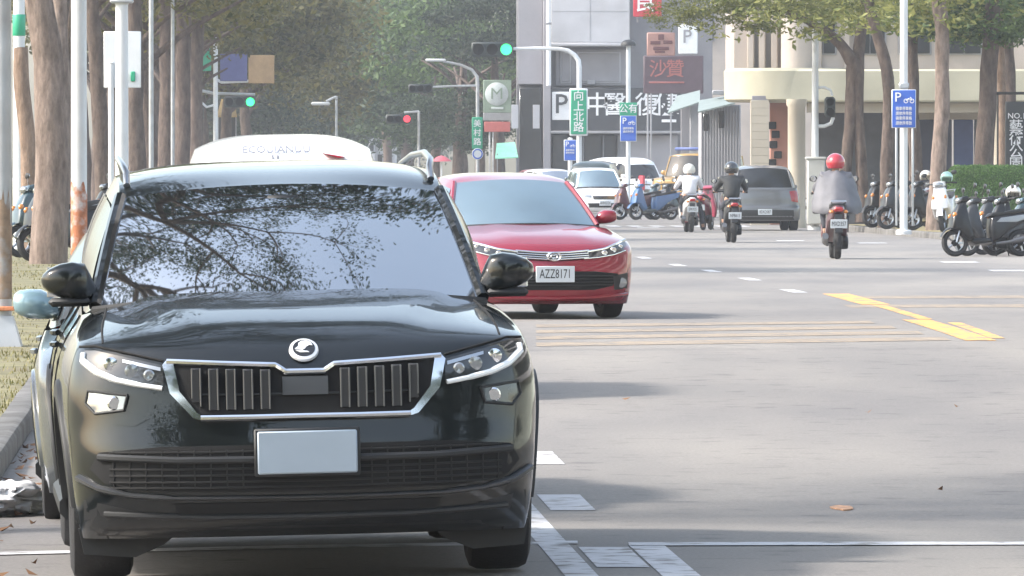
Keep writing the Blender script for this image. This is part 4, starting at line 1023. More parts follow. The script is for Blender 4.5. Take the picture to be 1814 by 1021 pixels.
# a scooter's y axis runs nose to tail: these ride away from the camera, so they are turned round
def ride(px, py, Y, yaw, sname, slabel, plabel, col, col2, txt, jac, tr, hel, poncho=None, fd=None, k=1.0, box=None):
    x = gx(px, Y); z = gz(Y); a = R(180 + yaw)
    off = Matrix.Rotation(a, 3, 'Z') @ Vector((0, 1.75, 0)) * k
    loc = (x - off.x, Y - off.y, z)
    s0 = scooter(sname, slabel, loc, a, col, col2, None, txt, box=box, sc_=k)
    for ch in list(s0.children):
        if ch.name.startswith('side_stand'): bpy.data.objects.remove(ch)
    p = rider(plabel, loc, a, jac, tr, hel, poncho, foot_down=fd); p.scale = (k,) * 3
ride(1485, 460, 133.5, 1, 'maroon_scooter', 'maroon scooter ridden by the person in the red helmet', 'person in a red helmet and grey rain cape riding a maroon scooter', C_MAR, C_BLK, 'MXD357', J_GREY, T_DRK, H_RED, J_GREY, k=1.03)
ride(1301, 427, 166, 3, 'black_scooter', 'black scooter with a red tail light ridden by the person in black', 'person in black jacket and black helmet riding a black scooter', C_BLK, C_DTL, 'NPB613', J_BLK, T_DRK, H_BLK, k=.98)
ride(1226, 404, 196, 4, 'white_scooter', 'white and pink scooter ridden by the person in the white shirt', 'person in white shirt and white helmet riding a pale scooter', C_WHT, C_RED, 'EPK925', J_WHT, T_DRK, H_WHT, fd=-1, k=.98)
# parked scooters
def park(px, Y, yaw, col, col2, label, name='parked_scooter', group=None, zo=0., lean=-.12, k=1.0, box=None, txt=None, stripe=None):
    x = gx(px, Y); return scooter(name, label, (x, Y, gz(Y) + zo), R(yaw), col, col2, group, txt, lean, box=box, sc_=k, stripe=stripe)
# nose to the left and towards the camera: nose-tail axis points right and slightly away
park(1668, 138.0, -74, C_BLK, C_BLK, 'black scooter parked nearest at the right edge', lean=-.14, stripe=C_SIL, k=.92)
park(1718, 141.0, -72, C_GREY, C_SIL, 'dark grey scooter parked second at the right edge behind the black one', k=.92, lean=-.2)
park(1748, 143.0, -70, C_BLK, None, 'glossy black scooter third in the group at the right edge', stripe=C_WHT, k=.92, lean=-.17)
park(1800, 146.0, -64, C_BLK, C_WHT, 'white trimmed black scooter at the back of the group at the right edge')
park(1690, 139.2, -78, C_GREY, C_BLK, 'dark grey scooter wedged between the first two at the right edge', k=.9, lean=-.22)
park(1738, 139.6, -76, C_BLK, C_GREY, 'low black scooter in front of the hedge at the right edge', k=.9, lean=-.18, stripe=C_SIL)
park(1776, 140.6, -74, C_DTL, C_BLK, 'dark teal scooter last at the right edge of the picture', k=.9)
park(1578, 190, -64, C_BLK, C_BLK, 'plain black scooter behind the blue sign pole', zo=.13)
park(1668, 178, -12, C_WHT, C_BLK, 'white scooter facing the camera half hidden between the hedge and a tree trunk', zo=.13)
park(1553, 187, -66, C_GREY, C_SIL, 'dark grey scooter parked on the verge left of the blue sign pole', zo=.13)
park(1600, 184, -60, C_BLK, C_SIL, 'black scooter parked on the verge right behind the blue sign pole', zo=.13)
park(1528, 192, -60, C_BLK, C_WHT, 'black scooter with white apron parked between two right hand trunks', zo=.13)
park(1626, 196, -60, C_MAR, C_GREY, 'maroon scooter with a grey box parked behind the verge scooters', zo=.13, box=C_GREY)
park(1085, 250, -60, C_MAR, C_BLK, 'dark maroon scooter parked leftmost before the white hatchback')
park(1114, 249.5, -58, C_BLU, C_DTL, 'blue scooter parked beside the maroon one before the shops')
park(1140, 252, -62, C_DTL, C_BLK, 'dark teal scooter parked in the middle of the row before the shops')
park(1165, 256, -55, C_BLK, C_GREY, 'black scooter at the right end of the row before the shops')
park(1262, 206, 170, C_RED, C_WHT, 'red scooter standing between the two riders ahead', lean=.05)
for px, Y, lb, cc in ((30, 118, 'dark scooter parked at the left edge behind the tree trunk', C_BLK), (160, 172, 'black scooter parked among trunks beside the rusty pole', C_BLK), (180, 180, 'grey scooter parked among trunks beside the white sign pole', C_GREY), (8, 124, 'second dark scooter at the left edge by the lamp post', C_DTL), (150, 150, 'dark scooter tucked close behind the rusty pole', C_BLK)):
    x = gx(px, Y); scooter('parked_scooter', lb, (x, Y, gz(Y) + .12), R(-62 if px < 100 else -70), cc, M_BLACKPL, lean=-.1)

# helmets left on the parked scooters
for (px, Y, z, m, lb) in ((1640, 183.2, 1.32, H_WHT, 'white helmet left on a mirror of the verge scooters'), (1677, 178.5, 1.29, H_TEAL, 'pale green helmet left on the scooter beside the hedge'), (1795, 143.2, 1.04, H_WHT, 'white helmet left on a scooter at the right edge')):
    h = thing('helmet', lb, 'helmet', (gx(px, Y), Y, gz(Y) + z)); helmet_mb((0, 0, 0), .135, -1).build('shell', m, h); MB().bbox((0, -.15, .03), (.2, .06, .012), .005).build('peak', m, h)
# ------------------------------------------------------------------ trees
BARK_L = barkmat('bark_pink_grey', (.11, .08, .065), (.31, .24, .205)); BARK_D = barkmat('bark_dark_brown', (.05, .035, .03), (.155, .115, .095)); BARK_T = barkmat('bark_tan', (.14, .095, .07), (.34, .24, .18))  # BARK_D: the shade of the left row is put into the dark brown
LEAF_OLV = leafmat('leaf_olive', (.045, .058, .016), (.20, .175, .05), .35); LEAF_GRN = leafmat('leaf_green', (.026, .055, .018), (.11, .17, .05), .35); LEAF_LIT = leafmat('leaf_sunlit_yellow', (.09, .12, .03), (.30, .30, .09), .4); LEAF_DRK = leafmat('leaf_dark', (.02, .038, .025), (.065, .095, .05))  # LEAF_LIT: warm sunlight on the right hand trees is put into the colour
def crown_mesh(name, seed, n, ls, nclump, mat, flat=.75, spread=.17, shell=.45):
    rnd = random.Random(seed); V = []; Fs = []
    cl = []
    while len(cl) < nclump:
        p = Vector((rnd.uniform(-1, 1), rnd.uniform(-1, 1), rnd.uniform(-1, 1)))
        if shell < p.length < 1 and p.z > -.75: cl.append((p, rnd.uniform(.6, 1.35)))
    for k in range(n):
        c, q = cl[rnd.randrange(nclump)]
        p = c + Vector((rnd.gauss(0, 1), rnd.gauss(0, 1), rnd.gauss(0, .62))) * spread * q
        a = Vector((rnd.gauss(0, 1), rnd.gauss(0, 1), rnd.gauss(0, .7) - .35)).normalized(); b = a.cross(Vector((rnd.gauss(0, 1), rnd.gauss(0, 1), rnd.gauss(0, 1)))).normalized()
        s_ = ls * rnd.uniform(.6, 1.3); i = len(V)
        p = Vector((p.x, p.y, p.z * flat))
        V += [p - a * s_, p + b * s_ * .42, p + a * s_, p - b * s_ * .42]; Fs.append((i, i + 1, i + 2, i + 3))
    me = bpy.data.meshes.new(name); me.from_pydata([tuple(v) for v in V], [], Fs); me.materials.append(mat); return me
CR = {}
for nm, mt in (('olv', LEAF_OLV), ('grn', LEAF_GRN), ('lit', LEAF_LIT), ('drk', LEAF_DRK)):
    CR[nm] = [crown_mesh('crown_' + nm, 10 * k + len(nm) + ord(nm[0]), 11000, .036, 46, mt) for k in range(2)]
CR['spr'] = [crown_mesh('crown_sparse', 77 + k, 3000, .042, 60, LEAF_LIT, spread=.115, shell=.15) for k in range(2)]
def limb_tube(mb, pts, radii, seg=9, seed=0):
    # wobbling tapered limb
    P = []; Rr = []; n = len(pts)
    for i in range(n - 1):
        for k in range(4):
            u = k / 4; p0, p1, p2, p3 = (Vector(pts[max(0, min(n - 1, q))]) for q in (i - 1, i, i + 1, i + 2))
            p = .5 * ((2 * p1) + (p2 - p0) * u + (2 * p0 - 5 * p1 + 4 * p2 - p3) * u * u + (3 * p1 - p0 - 3 * p2 + p3) * u ** 3); r = radii[i] + (radii[i + 1] - radii[i]) * u
            P.append(p + Vector((mnoise.noise(p * .9 + Vector((seed, 0, 0))), mnoise.noise(p * .9 + Vector((0, seed, 5))), 0)) * r * .35); Rr.append(r * (1 + .10 * mnoise.noise(p * 2.1 + Vector((0, 0, seed)))))
    P.append(Vector(pts[-1])); Rr.append(radii[-1]); mb.tube(P, Rr, seg)
TRUNKS = {}
def std_trunk(kind, bark, seed):
    key = (bark.name, seed)
    if key in TRUNKS: return TRUNKS[key]
    rnd = random.Random(seed); mb = MB()
    lx, ly = rnd.uniform(-.35, .35), rnd.uniform(-.3, .3)
    limb_tube(mb, [(0, 0, -.1), (0, 0, .12), (lx * .2, ly * .2, 1.5), (lx * .5, ly * .6, 3.2), (lx, ly, 5.2), (lx * 1.1, ly, 7.2)], [.34, .27, .235, .21, .17, .08], 10, seed)
    for k in range(6):
        a = k * 1.05 + rnd.random(); z = rnd.uniform(3.6, 5.4); l = rnd.uniform(1.6, 3.0)
        s_ = Vector((lx * z / 5.2, ly * z / 5.2, z)); d = Vector((math.cos(a), math.sin(a), .75))
        limb_tube(mb, [s_, s_ + d * l * .45 + Vector((0, 0, .2)), s_ + d * l], [.10, .07, .03], 6, seed + k)
    TRUNKS[key] = mb.mesh('trunk', bark, 60, fix=True); return TRUNKS[key]
def tree(label, x, y, bark, kind, cz=7.5, cr=3.6, k=1.0, seed=1, group=None, z=None, flat=1.0, name='street_tree', rz=0.0):
    t = thing(name, label, 'tree', (x, y, gz(y) + .10 if z is None else z), (0, 0, rz), group)
    o = link('trunk', std_trunk(kind, bark, seed), t); o.scale = (k, k, 1)
    c = link('crown', CR[kind][seed % 2], t, (0, 0, cz), (0, 0, seed * 1.3)); c.scale = (cr, cr, cr * flat)
    return t
# left hand row
def cust(label, pts, radii, Y, bark, kind=None, cz=8, cr=3, extra=(), name='street_tree', seed=3, z0=None):
    base = at(pts[0][0], pts[0][1], Y); base.z = gz(Y) + .08
    t = thing(name, label, 'tree', base); mb = MB()
    P = [Vector((0, 0, -.15))] + [at(p[0], p[1], Y) - base for p in pts[1:]]
    Rr = [r * Y / F / 2 for r in radii]
    limb_tube(mb, P, Rr, 12, seed)
    for ep, er in extra: limb_tube(mb, [at(p[0], p[1], Y + p[2]) - base for p in ep], [r * Y / F / 2 for r in er], 8, seed + 1)
    mb.build('trunk', bark, t, 60)
    if kind: c = link('crown', CR[kind][seed % 2], t, (P[-1].x, .3, cz), (0, 0, seed * .7)); c.scale = (cr, cr, cr * .8)
    return t
cust('thick pink grey trunk standing nearest on the left verge', [(88, 494), (86, 460), (92, 300), (86, 150), (72, -10), (60, -200)], [86, 70, 62, 56, 50, 40], 117, BARK_L, 'olv', 7.6, 3.0, seed=3)
cust('slim leaning bare trunk cut off below the white and green pole', [(62, 470), (58, 420), (48, 260), (40, 150), (37, 86)], [40, 34, 28, 27, 26], 131, BARK_T, None, seed=4)
cust('speckled grey trunk just right behind the thick left trunk', [(116, 455), (114, 400), (110, 200), (106, -10), (100, -150)], [40, 32, 28, 27, 20], 150, BARK_L, 'olv', 8.2, 2.8, seed=5)
cust('brown leaning trunk between the rusty pole and the white sign', [(190, 420), (186, 360), (176, 190), (163, -10), (155, -150)], [44, 34, 30, 26, 20], 172, BARK_D, 'olv', 8.0, 3.0, seed=6)
cust('dark brown trunk right behind the white sign board', [(244, 420), (242, 330), (240, 150), (236, -20), (232, -120)], [44, 34, 30, 28, 20], 196, BARK_D, 'olv', 8.2, 3.2, seed=7)
cust('dark trunk second right of the white sign board', [(292, 400), (293, 320), (296, 150), (294, -20), (290, -100)], [40, 32, 29, 27, 20], 226, BARK_D, 'olv', 8.2, 3.4, seed=8)
cust('dark trunk third right of the white sign board', [(322, 400), (323, 320), (324, 150), (328, -20), (330, -100)], [38, 30, 28, 26, 20], 250, BARK_D, 'olv', 8.0, 3.4, seed=9)
cust('darkest trunk at the end of the left row', [(349, 390), (350, 310), (346, 150), (356, -20), (360, -90)], [36, 28, 25, 24, 20], 276, BARK_D, 'olv', 8.0, 3.6, seed=10)
random.seed(21)
LR = 'far trees of the left hand row'
lbl = 'brown trunked tree deep in the shaded left hand row'
for k, (px, Y) in enumerate(((268, 236), (214, 215), (310, 290), (336, 305), (200, 260), (150, 230), (262, 300), (128, 200), (228, 330), (172, 300), (365, 340))):
    tree(lbl, gx(px, Y), Y, BARK_D, 'olv', 7.4 + random.random(), 3.2 + random.random(), .85 + .3 * random.random(), 1 + k % 5, LR)
# overhanging foliage on the left, past the junction
for k, (px, Y, cz, cr, kd, sd) in enumerate(((430, 262, 7.8, 2.9, 'olv', 3), (500, 300, 8.1, 3.4, 'olv', 2))):
    pass
for k, (px, Y, cz, cr, kd, lb) in enumerate(((392, 342, 7.6, 4.6, 'olv', 'olive crowned tree at the corner over the far signal pole'), (440, 366, 8.0, 5.0, 'olv', 'broad olive tree beyond the corner signal pole'), (480, 410, 6.8, 5.2, 'olv', 'brownish tree down the left side of the far street'), (452, 440, 5.0, 4.6, 'drk', 'dark low tree behind the far left green light'),
     (500, 480, 5.6, 5.6, 'drk', 'dark tree further down the left side of the far street'), (525, 560, 5.6, 6.0, 'drk', 'most distant dark tree on the left of the far street'), (400, 400, 4.4, 3.6, 'drk', 'dark low tree behind the tan awning stall'))):
    tree(lb, gx(px, Y), Y, BARK_D, kd, cz, cr, 1.1, 2 + k)
for k, (px, Y, cz, cr, kd, lb) in enumerate(((886, 372, 8.0, 3.4, 'drk', 'dark green tree beside the clinic building'), (820, 400, 7.6, 4.6, 'grn', 'tall green tree behind the round logo sign'), (770, 432, 6.4, 5.0, 'drk', 'dark tree behind the far right lamp post'), (810, 380, 3.6, 2.4, 'drk', 'low dark tree under the dark signal arm'),
     (725, 470, 6.2, 5.4, 'grn', 'green tree overhanging the middle of the far street'), (720, 540, 6.0, 6.0, 'drk', 'dark distant tree above the red signal'), (650, 620, 9.0, 6.2, 'grn', 'hazy distant tree over the far pale houses'), (850, 440, 10.0, 5.0, 'grn', 'tall tree crown rising behind the green signal'), (600, 700, 8.5, 7.5, 'drk', 'farthest hazy tree closing the end of the street'), (560, 760, 7.0, 8.0, 'drk', 'very distant tree at the left of the street end'), (640, 800, 6.0, 8.5, 'drk', 'very distant tree at the right of the street end'), (690, 500, 10.5, 5.2, 'grn', 'high green crown in the middle of the picture top'))):
    tree(lb, gx(px, Y), Y, BARK_D, kd, cz, cr, 1.2, 3 + k)
# right hand trees
fk_ = cust('forked dark trunk with two stems by the grey meter cabinet', [(1489, 395), (1494, 330), (1504, 230), (1515, 128), (1508, 105), (1480, 70), (1430, 38), (1380, 18)], [30, 22, 22, 30, 24, 18, 12, 6], 196, BARK_D, 'spr', 5.5, 2.3, extra=(([(1528, 395, 0), (1526, 300, 0), (1521, 200, 0), (1517, 120, 0), (1524, 60, .3), (1531, 0, .4), (1534, -120, .5)], [28, 22, 20, 24, 22, 20, 12]),), seed=11)
for px, py, dy, cr in ((1385, 10, .4, 1.5), (1280, 10, .9, 1.3), (1205, 25, 1.2, .8)):
    c = link('crown', CR['spr'][1], fk_, at(px, py, 196 + dy) - Vector(fk_.location), (0, 0, px)); c.scale = (cr, cr, cr * .75)
cust('bent slim trunk right of the forked tree', [(1570, 398), (1570, 320), (1575, 200), (1572, 140), (1556, 70), (1540, 10), (1525, -80)], [34, 24, 22, 22, 20, 18, 12], 192, BARK_D, 'spr', 5.6, 2.3, seed=12)
cust('grey trunk hidden behind the blue motorcycle parking sign', [(1626, 398), (1622, 320), (1618, 200), (1614, 60), (1612, -60)], [34, 25, 23, 22, 16], 200, BARK_D, 'spr', 5.6, 2.3, seed=13)
cust('pale trunk between the blue parking sign and the hedge', [(1656, 404), (1660, 340), (1668, 200), (1668, 60), (1664, 10), (1658, -80)], [40, 29, 27, 25, 28, 16], 183, BARK_L, 'spr', 5.5, 2.5, seed=14)
cust('thick brown trunk rising behind the green hedge', [(1742, 400), (1742, 300), (1750, 160), (1758, 40), (1760, -60)], [46, 36, 32, 30, 22], 200, BARK_D, 'grn', 5.6, 2.6, seed=15)
cust('slim reddish trunk beside the dark vertical sign', [(1776, 400), (1776, 300), (1774, 160), (1770, 40), (1768, -40)], [26, 18, 16, 15, 12], 206, BARK_T, 'grn', 5.8, 2.5, seed=16)
cust('shadowed trunk partly behind the dark vertical sign', [(1794, 400), (1793, 300), (1788, 160), (1784, 40), (1782, -40)], [34, 26, 22, 20, 14], 214, BARK_D, 'grn', 6.2, 2.6, seed=17)
# hanging foliage sprays over the arcade
def spray(label, px, py, Y, r, kind, n=1, seed=1, flat=.6):
    pass
# the tree standing by the parked SUV, outside the picture to the left; its crown reaches over the car
def near_tree(label, x, y, seed, reach, leaves=46000, kind=LEAF_DRK, h0=3.4):  # leaf colour darkened so the crown mirrors as a silhouette
    rnd = random.Random(seed); t = thing('street_tree', label, 'tree', (x, y, road_z(kx(y), y) + .05)); mb = MB(); tips = []
    def grow(p, d, l, r, lev):
        q = p + d * l * .5 + Vector((rnd.gauss(0, .06), rnd.gauss(0, .06), rnd.gauss(0, .05))) * l; e = p + d * l + Vector((0, 0, .05 * l))
        limb_tube(mb, [p, q, e], [r, r * .8, r * .55], 7 if lev < 2 else 5, seed)
        if lev >= 2: tips.extend([q, e])
        if lev >= 4: return
        for k in range(3 if lev else 5):
            dd = (d + Vector((rnd.gauss(0, .55), rnd.gauss(0, .55), rnd.gauss(.0, .35)))).normalized(); grow(e if k else q, dd, l * rnd.uniform(.55, .8), r * .55, lev + 1)
    limb_tube(mb, [(0, 0, -.15), (0, 0, .15), (.05, .05, 1.6), (.1, 0, h0)], [.36, .27, .23, .20], 12, seed)
    for d in reach: grow(Vector((.1, 0, h0 - .2)), Vector(d).normalized(), Vector(d).length, .085, 0)
    mb.build('trunk', BARK_D, t, 60)
    V = []; Fs = []
    for k in range(leaves):
        c = tips[rnd.randrange(len(tips))]; p = c + Vector((rnd.gauss(0, 1), rnd.gauss(0, 1), rnd.gauss(0, .6))) * .17
        a = Vector((rnd.gauss(0, 1), rnd.gauss(0, 1), rnd.gauss(0, .6))).normalized(); b = a.cross(Vector((rnd.gauss(0, 1), rnd.gauss(0, 1), rnd.gauss(0, 1)))).normalized(); s_ = rnd.uniform(.03, .062); i = len(V)
        V += [p - a * s_, p + b * s_ * .45, p + a * s_, p - b * s_ * .45]; Fs.append((i, i + 1, i + 2, i + 3))
    me = bpy.data.meshes.new('crown'); me.from_pydata([tuple(v) for v in V], [], Fs); me.materials.append(kind); link('crown', me, t)
near_tree('spreading tree by the kerb whose branches mirror in the black windscreen', -4.3, 37.5, 4, [(1.55, .6, 1.5), (1.6, -.6, 1.7), (1.0, 1.9, 2.0), (-1.2, .4, 2.2), (.5, -1.6, 2.0), (.1, .3, 2.6)])
# more of the street: unseen trees on both sides, added to darken the SUV's reflections; block of flats on the right
for k, Y in enumerate((20, 8, -6, -20, -36, -54, -74, -96)):
    tree('unseen broad street tree added on the left verge behind the camera', kx(Y) - 2.4, Y, BARK_D, 'grn', 7.2, 4.6, 1, k + 1, 'unseen left trees added behind the camera', z=.05)
    tree('unseen broad street tree added on the right pavement behind the camera', kx(Y) + RW + 1.5, Y - 3, BARK_D, 'drk', 7.4, 5.4, 1, k + 2, 'unseen right trees added behind the camera', z=.1)
# ------------------------------------------------------------------ hedge
random.seed(8)
hY = 184.0; hx0, hx1 = gx(1682, hY), gx(1850, hY); hedge = thing('hedge', 'clipped bright green hedge behind the parked scooters on the right', 'hedge', ((hx0 + hx1) / 2, hY, gz(hY) + .12))
W_ = (hx1 - hx0); mb = MB(); mb.bbox((0, .3, .70), (W_ - .1, .5, 1.36), .12); mb.build('core', pm('hedge_core', (.06, .115, .035), .9, var=.3, vs_=6, bump=.8, bs=25), hedge)
V = []; Fs = []
for k in range(15000):
    f = random.random(); x = random.uniform(-W_ / 2, W_ / 2); z = random.uniform(.02, 1.42) ; y = random.uniform(0, .6)
    if f < .6: y = .02
    elif f < .85: z = 1.40
    else: x = random.choice((-W_ / 2, W_ / 2))
    e = min(abs(x + W_ / 2), abs(x - W_ / 2)); z2 = z - (.12 * max(0, 1 - e / .15) ** 2 if z > 1.2 else 0)
    p = Vector((x, y, z2)) + Vector((random.gauss(0, .015), random.gauss(0, .03), random.gauss(0, .02))); a = Vector((random.gauss(0, 1), random.gauss(0, .6), random.gauss(0, 1))).normalized(); b = a.cross(Vector((random.gauss(0, .3), 1, random.gauss(0, .3)))).normalized(); s_ = random.uniform(.014, .030); i = len(V)
    V += [p - a * s_, p + b * s_ * .5, p + a * s_, p - b * s_ * .5]; Fs.append((i, i + 1, i + 2, i + 3))
me = bpy.data.meshes.new('foliage'); me.from_pydata([tuple(v) for v in V], [], Fs); me.materials.append(leafmat('hedge_leaf', (.06, .14, .035), (.17, .32, .09), .25)); link('foliage', me, hedge)
# ------------------------------------------------------------------ buildings
def wmat(n, c, **k): return pm(n, c, .85, var=k.pop('var', .08), vs_=.8, bump=.15, bs=12, dirt=(c[0] * .5, c[1] * .48, c[2] * .46), dirtamt=.35, dscale=.6, **k)
CONC = wmat('grey_render', (.33, .32, .345)); PALE = wmat('pale_panel', (.50, .50, .53)); DSLATE = pm('dark_sign_board', (.045, .048, .056), .55, var=.1); MIDG = wmat('mid_grey_wall', (.24, .235, .255)); CREAM = wmat('cream_tile', (.46, .41, .33)); PINKW = wmat('pinkish_wall', (.42, .37, .335)); YELC = wmat('yellow_cream_canopy', (.45, .425, .32), var=.12); DKGL = pm('shop_glass', (.03, .033, .038), .12, var=.3, vs_=.7, coat=.5); SHEDM = wmat('corrugated_grey', (.33, .33, .35)); FRAME = pm('window_frame', (.28, .28, .30), .5)
WTX = pm('white_lettering', (.80, .80, .82), .5, var=.03)
def pbox(root, name, mat, px0, px1, py0, py1, Y, d, b=.02, base=None):
    """box whose face lies at distance Y and covers the given part of the picture; d metres deep"""
    a, c = at(px0, py0, Y), at(px1, py1, Y); base = base or Vector(root_base[root.name])
    ctr = Vector(((a.x + c.x) / 2, Y + d / 2, (a.z + c.z) / 2)) - base
    return MB().bbox(ctr, (abs(c.x - a.x), d, abs(a.z - c.z)), b).build(name, mat, root)
root_base = {}
def bthing(name, label, cat, px, Y, z=None, group=None):
    b = Vector((gx(px, Y), Y, gz(Y) if z is None else z)); t = thing(name, label, cat, b, group=group); root_base[t.name] = b; return t
def ptext(root, name, s, px, py, Y, hpx, mat, sx=1.0, bold=.006):
    p = at(px, py, Y) - root_base[root.name]; return text(root, name, s, hpx * Y / F * 1.28, mat, p, ext=.006, sx=sx, bold=bold)
# clinic block beyond the junction
Y = 345.0
cl = bthing('clinic_building', 'grey clinic block with a dark sign board beyond the junction', 'building', 1090, Y)
pbox(cl, 'wall', MIDG, 915, 1262, -420, 368, Y + 1.2, 12)
pbox(cl, 'upper_panel', PALE, 976, 1116, -420, 76, Y - .2, 1.4, .04)
pbox(cl, 'ledge', PALE, 974, 1118, 76, 82, Y - .3, 1.5, .03)
pbox(cl, 'left_bay', CONC, 917, 962, -420, 150, Y + .6, .8, .03)
pbox(cl, 'recessed_panel', CONC, 984, 1110, 88, 152, Y + 1.0, .25, .02)
for a, b in ((992, 1012), (1022, 1100)):
    wn = pbox(cl, 'window_surround', PALE, a, b, 92, 148, Y + .94, .1, .02); pbox(cl, 'panel', CONC, a + 3, b - 3, 95, 145, Y + .90, .06, .01)
pbox(cl, 'pillar', CONC, 962, 976, -420, 368, Y + .2, 1.0, .03)
sgn = pbox(cl, 'sign_board', DSLATE, 974, 1206, 156, 232, Y + .3, .5, .03)
pbox(cl, 'sign_lip', FRAME, 974, 1206, 232, 237, Y + .2, .8, .02)
pP = pbox(cl, 'parking_panel', WTX, 978, 1013, 163, 213, Y + .24, .08, .02); ptext(cl, 'parking_letter', 'P', 994, 186, Y + .20, 38, DSLATE)
ptext(cl, 'sign_character', '中', 1058, 188, Y + .28, 34, WTX, 1, .010); ptext(cl, 'sign_character', '醫', 1089, 188, Y + .28, 34, WTX, 1, .010)
ptext(cl, 'sign_character', '復', 1146, 188, Y + .28, 34, WTX, 1, .010); ptext(cl, 'sign_character', '健', 1182, 188, Y + .28, 34, WTX, 1, .010)
pbox(cl, 'sign_underline', WTX, 1172, 1198, 212, 217, Y + .26, .05, .01)
for a, b, m in ((978, 1030, DKGL), (1034, 1066, DKGL), (1070, 1092, DKGL), (1096, 1112, FRAME), (1116, 1200, CONC)):
    pbox(cl, 'shopfront_panel', m, a, b, 240, 364, Y + .8, .45, .02)
for a in (1032, 1068, 1094, 1104): pbox(cl, 'door_frame', FRAME, a, a + 2, 240, 364, Y + .7, .3, .01)
pbox(cl, 'vent_box', FRAME, 1040, 1055, 142, 150, Y + .6, .4, .02); pbox(cl, 'panel_seam', FRAME, 1045, 1045.7, -300, 74, Y - .21, .03, .004); pbox(cl, 'panel_seam', FRAME, 978, 1114, 20, 20.6, Y - .21, .03, .004)
pbox(cl, 'side_shop', DKGL, 920, 960, 156, 364, Y + .5, .8, .02)
for a in (906, 944): pbox(cl, 'poster', PALE, a, a + 12, 186, 228, Y - .6, .06, .01)
# down pipe, red sign and the other hanging boards
for nm, lb, px0, px1, py0, py1, yy, m in (('hanging_sign', 'red hanging sign with a white character at the top', 1122, 1172, -40, 30, 318, pm('red_sign', (.55, .035, .06), .5, var=.05)), ('hanging_sign', 'brown square sign with dark strokes above the purple board', 1146, 1196, 58, 99, 322, pm('brown_sign', (.36, .20, .17), .6, var=.1)),
        ('hanging_sign', 'small white sign with a dark mark beside the brown square one', 1202, 1236, 44, 96, 326, SPLOT), ('hanging_sign', 'wide dark purple board with reddish characters over the shed', 1140, 1246, 99, 166, 316, pm('purple_sign', (.085, .055, .07), .6, var=.12))):
    t = bthing(nm, lb, 'sign', (px0 + px1) / 2, yy); pbox(t, 'board', m, px0, px1, py0, py1, yy, .3, .03)
    pbox(t, 'bracket', FRAME, px0 + 6, px0 + 9, py1 - 20, py1 + 10 if 'purple' not in lb else 368, yy + .31, .12, .01); pbox(t, 'bracket', FRAME, px1 - 9, px1 - 6, py1 - 20, py1 + 10 if 'purple' not in lb else 368, yy + .31, .12, .01)
    c = (px0 + px1) / 2
    if 'red hanging' in lb: ptext(t, 'character', '食', c - 5, 4, yy - .01, 34, WTX)
    elif lb.startswith('brown square'):
        DK = pm('dark_red_ink', (.10, .03, .035), .6)
        for dx, dy, a, l in ((0, -12, 5, 5), (-10, -2, 9, 3), (12, -3, 8, 3), (0, 8, 14, 3), (-2, 14, 9, 2)): pbox(t, 'stroke', DK, c + dx - a, c + dx + a, 78 + dy - l, 78 + dy + l, yy - .03, .04, .01)
    elif 'purple' in lb:
        RT = pm('dull_red_lettering', (.34, .11, .10), .6); ptext(t, 'character', '沙', 1166, 124, yy - .01, 26, RT); ptext(t, 'character', '贊', 1196, 124, yy - .01, 26, RT); pbox(t, 'small_line', RT, 1150, 1212, 145, 148, yy - .02, .03, .01)
    else: ptext(t, 'mark', 'P', c - 2, 66, yy - .01, 26, FRAME)
t = bthing('down_pipe', 'white vertical pipe running down the clinic wall', 'pipe', 972, 343.5); b_ = root_base[t.name]; MB().tube([at(972, -300, 343.8) - b_, at(972, 152, 343.8) - b_], .10, 10).build('pipe', WTX, t); pbox(t, 'clamp', FRAME, 967, 977, 40, 44, 343.7, .3, .01)
# tall neighbour filling the gap behind the clinic, and blocks further right
bk = bthing('apartment_block', 'pale apartment block rising behind the arcade on the right', 'building', 1450, 420.0); pbox(bk, 'wall', PINKW, 1180, 2000, -900, 352, 420, 14, .05)
for r_ in range(4):
    for c_ in range(14):
        x0 = 1196 + c_ * 44; y0 = 20 - 96 * r_; wn = pbox(bk, 'window', FRAME, x0, x0 + 26, y0, y0 + 54, 419.9, .15, .02); wb = MB()
        pbox(bk, 'pane', DKGL, x0 + 2, x0 + 24, y0 + 2, y0 + 52, 419.82, .1, .01)
# corrugated shed with slanted awnings
Y = 248.0
sh = bthing('corrugated_shed', 'grey corrugated shed with slanted awning left of the tiled column', 'shed', 1275, Y)
pbox(sh, 'wall', SHEDM, 1241, 1312, 186, 372, Y, 3.0, .02)
for k in range(14):
    x = 1243 + k * 5.1; b_ = root_base[sh.name]; MB().tube([at(x, 190, Y - .01) - b_, at(x, 368, Y - .01) - b_], .022, 6).build('rib', SHEDM, sh)
for px, py in ((1250, 210), (1277, 205)): pbox(sh, 'vent', DKGL, px - 4, px + 5, py - 8, py + 22, Y - .05, .06, .01)
b_ = root_base[sh.name]
def awn(root, p0, p1, p2, p3, Y0, Y1, m, nm='awning'):
    bb = root_base[root.name]; a = [at(*p0, Y1) - bb, at(*p1, Y1) - bb, at(*p2, Y0) - bb, at(*p3, Y0) - bb]; th = Vector((0, 0, .05)); MB().add(a + [q - th for q in a], [(0, 1, 2, 3), (7, 6, 5, 4), (0, 4, 5, 1), (1, 5, 6, 2), (2, 6, 7, 3), (3, 7, 4, 0)]).build(nm, m, root)
AW = pm('green_grey_awning', (.20, .24, .23), .6, var=.1)
awn(sh, (1238, 178), (1300, 168), (1302, 182), (1236, 198), 246.2, 249, AW); pbox(sh, 'eave', FRAME, 1262, 1318, 160, 168, Y + .2, .4, .02)
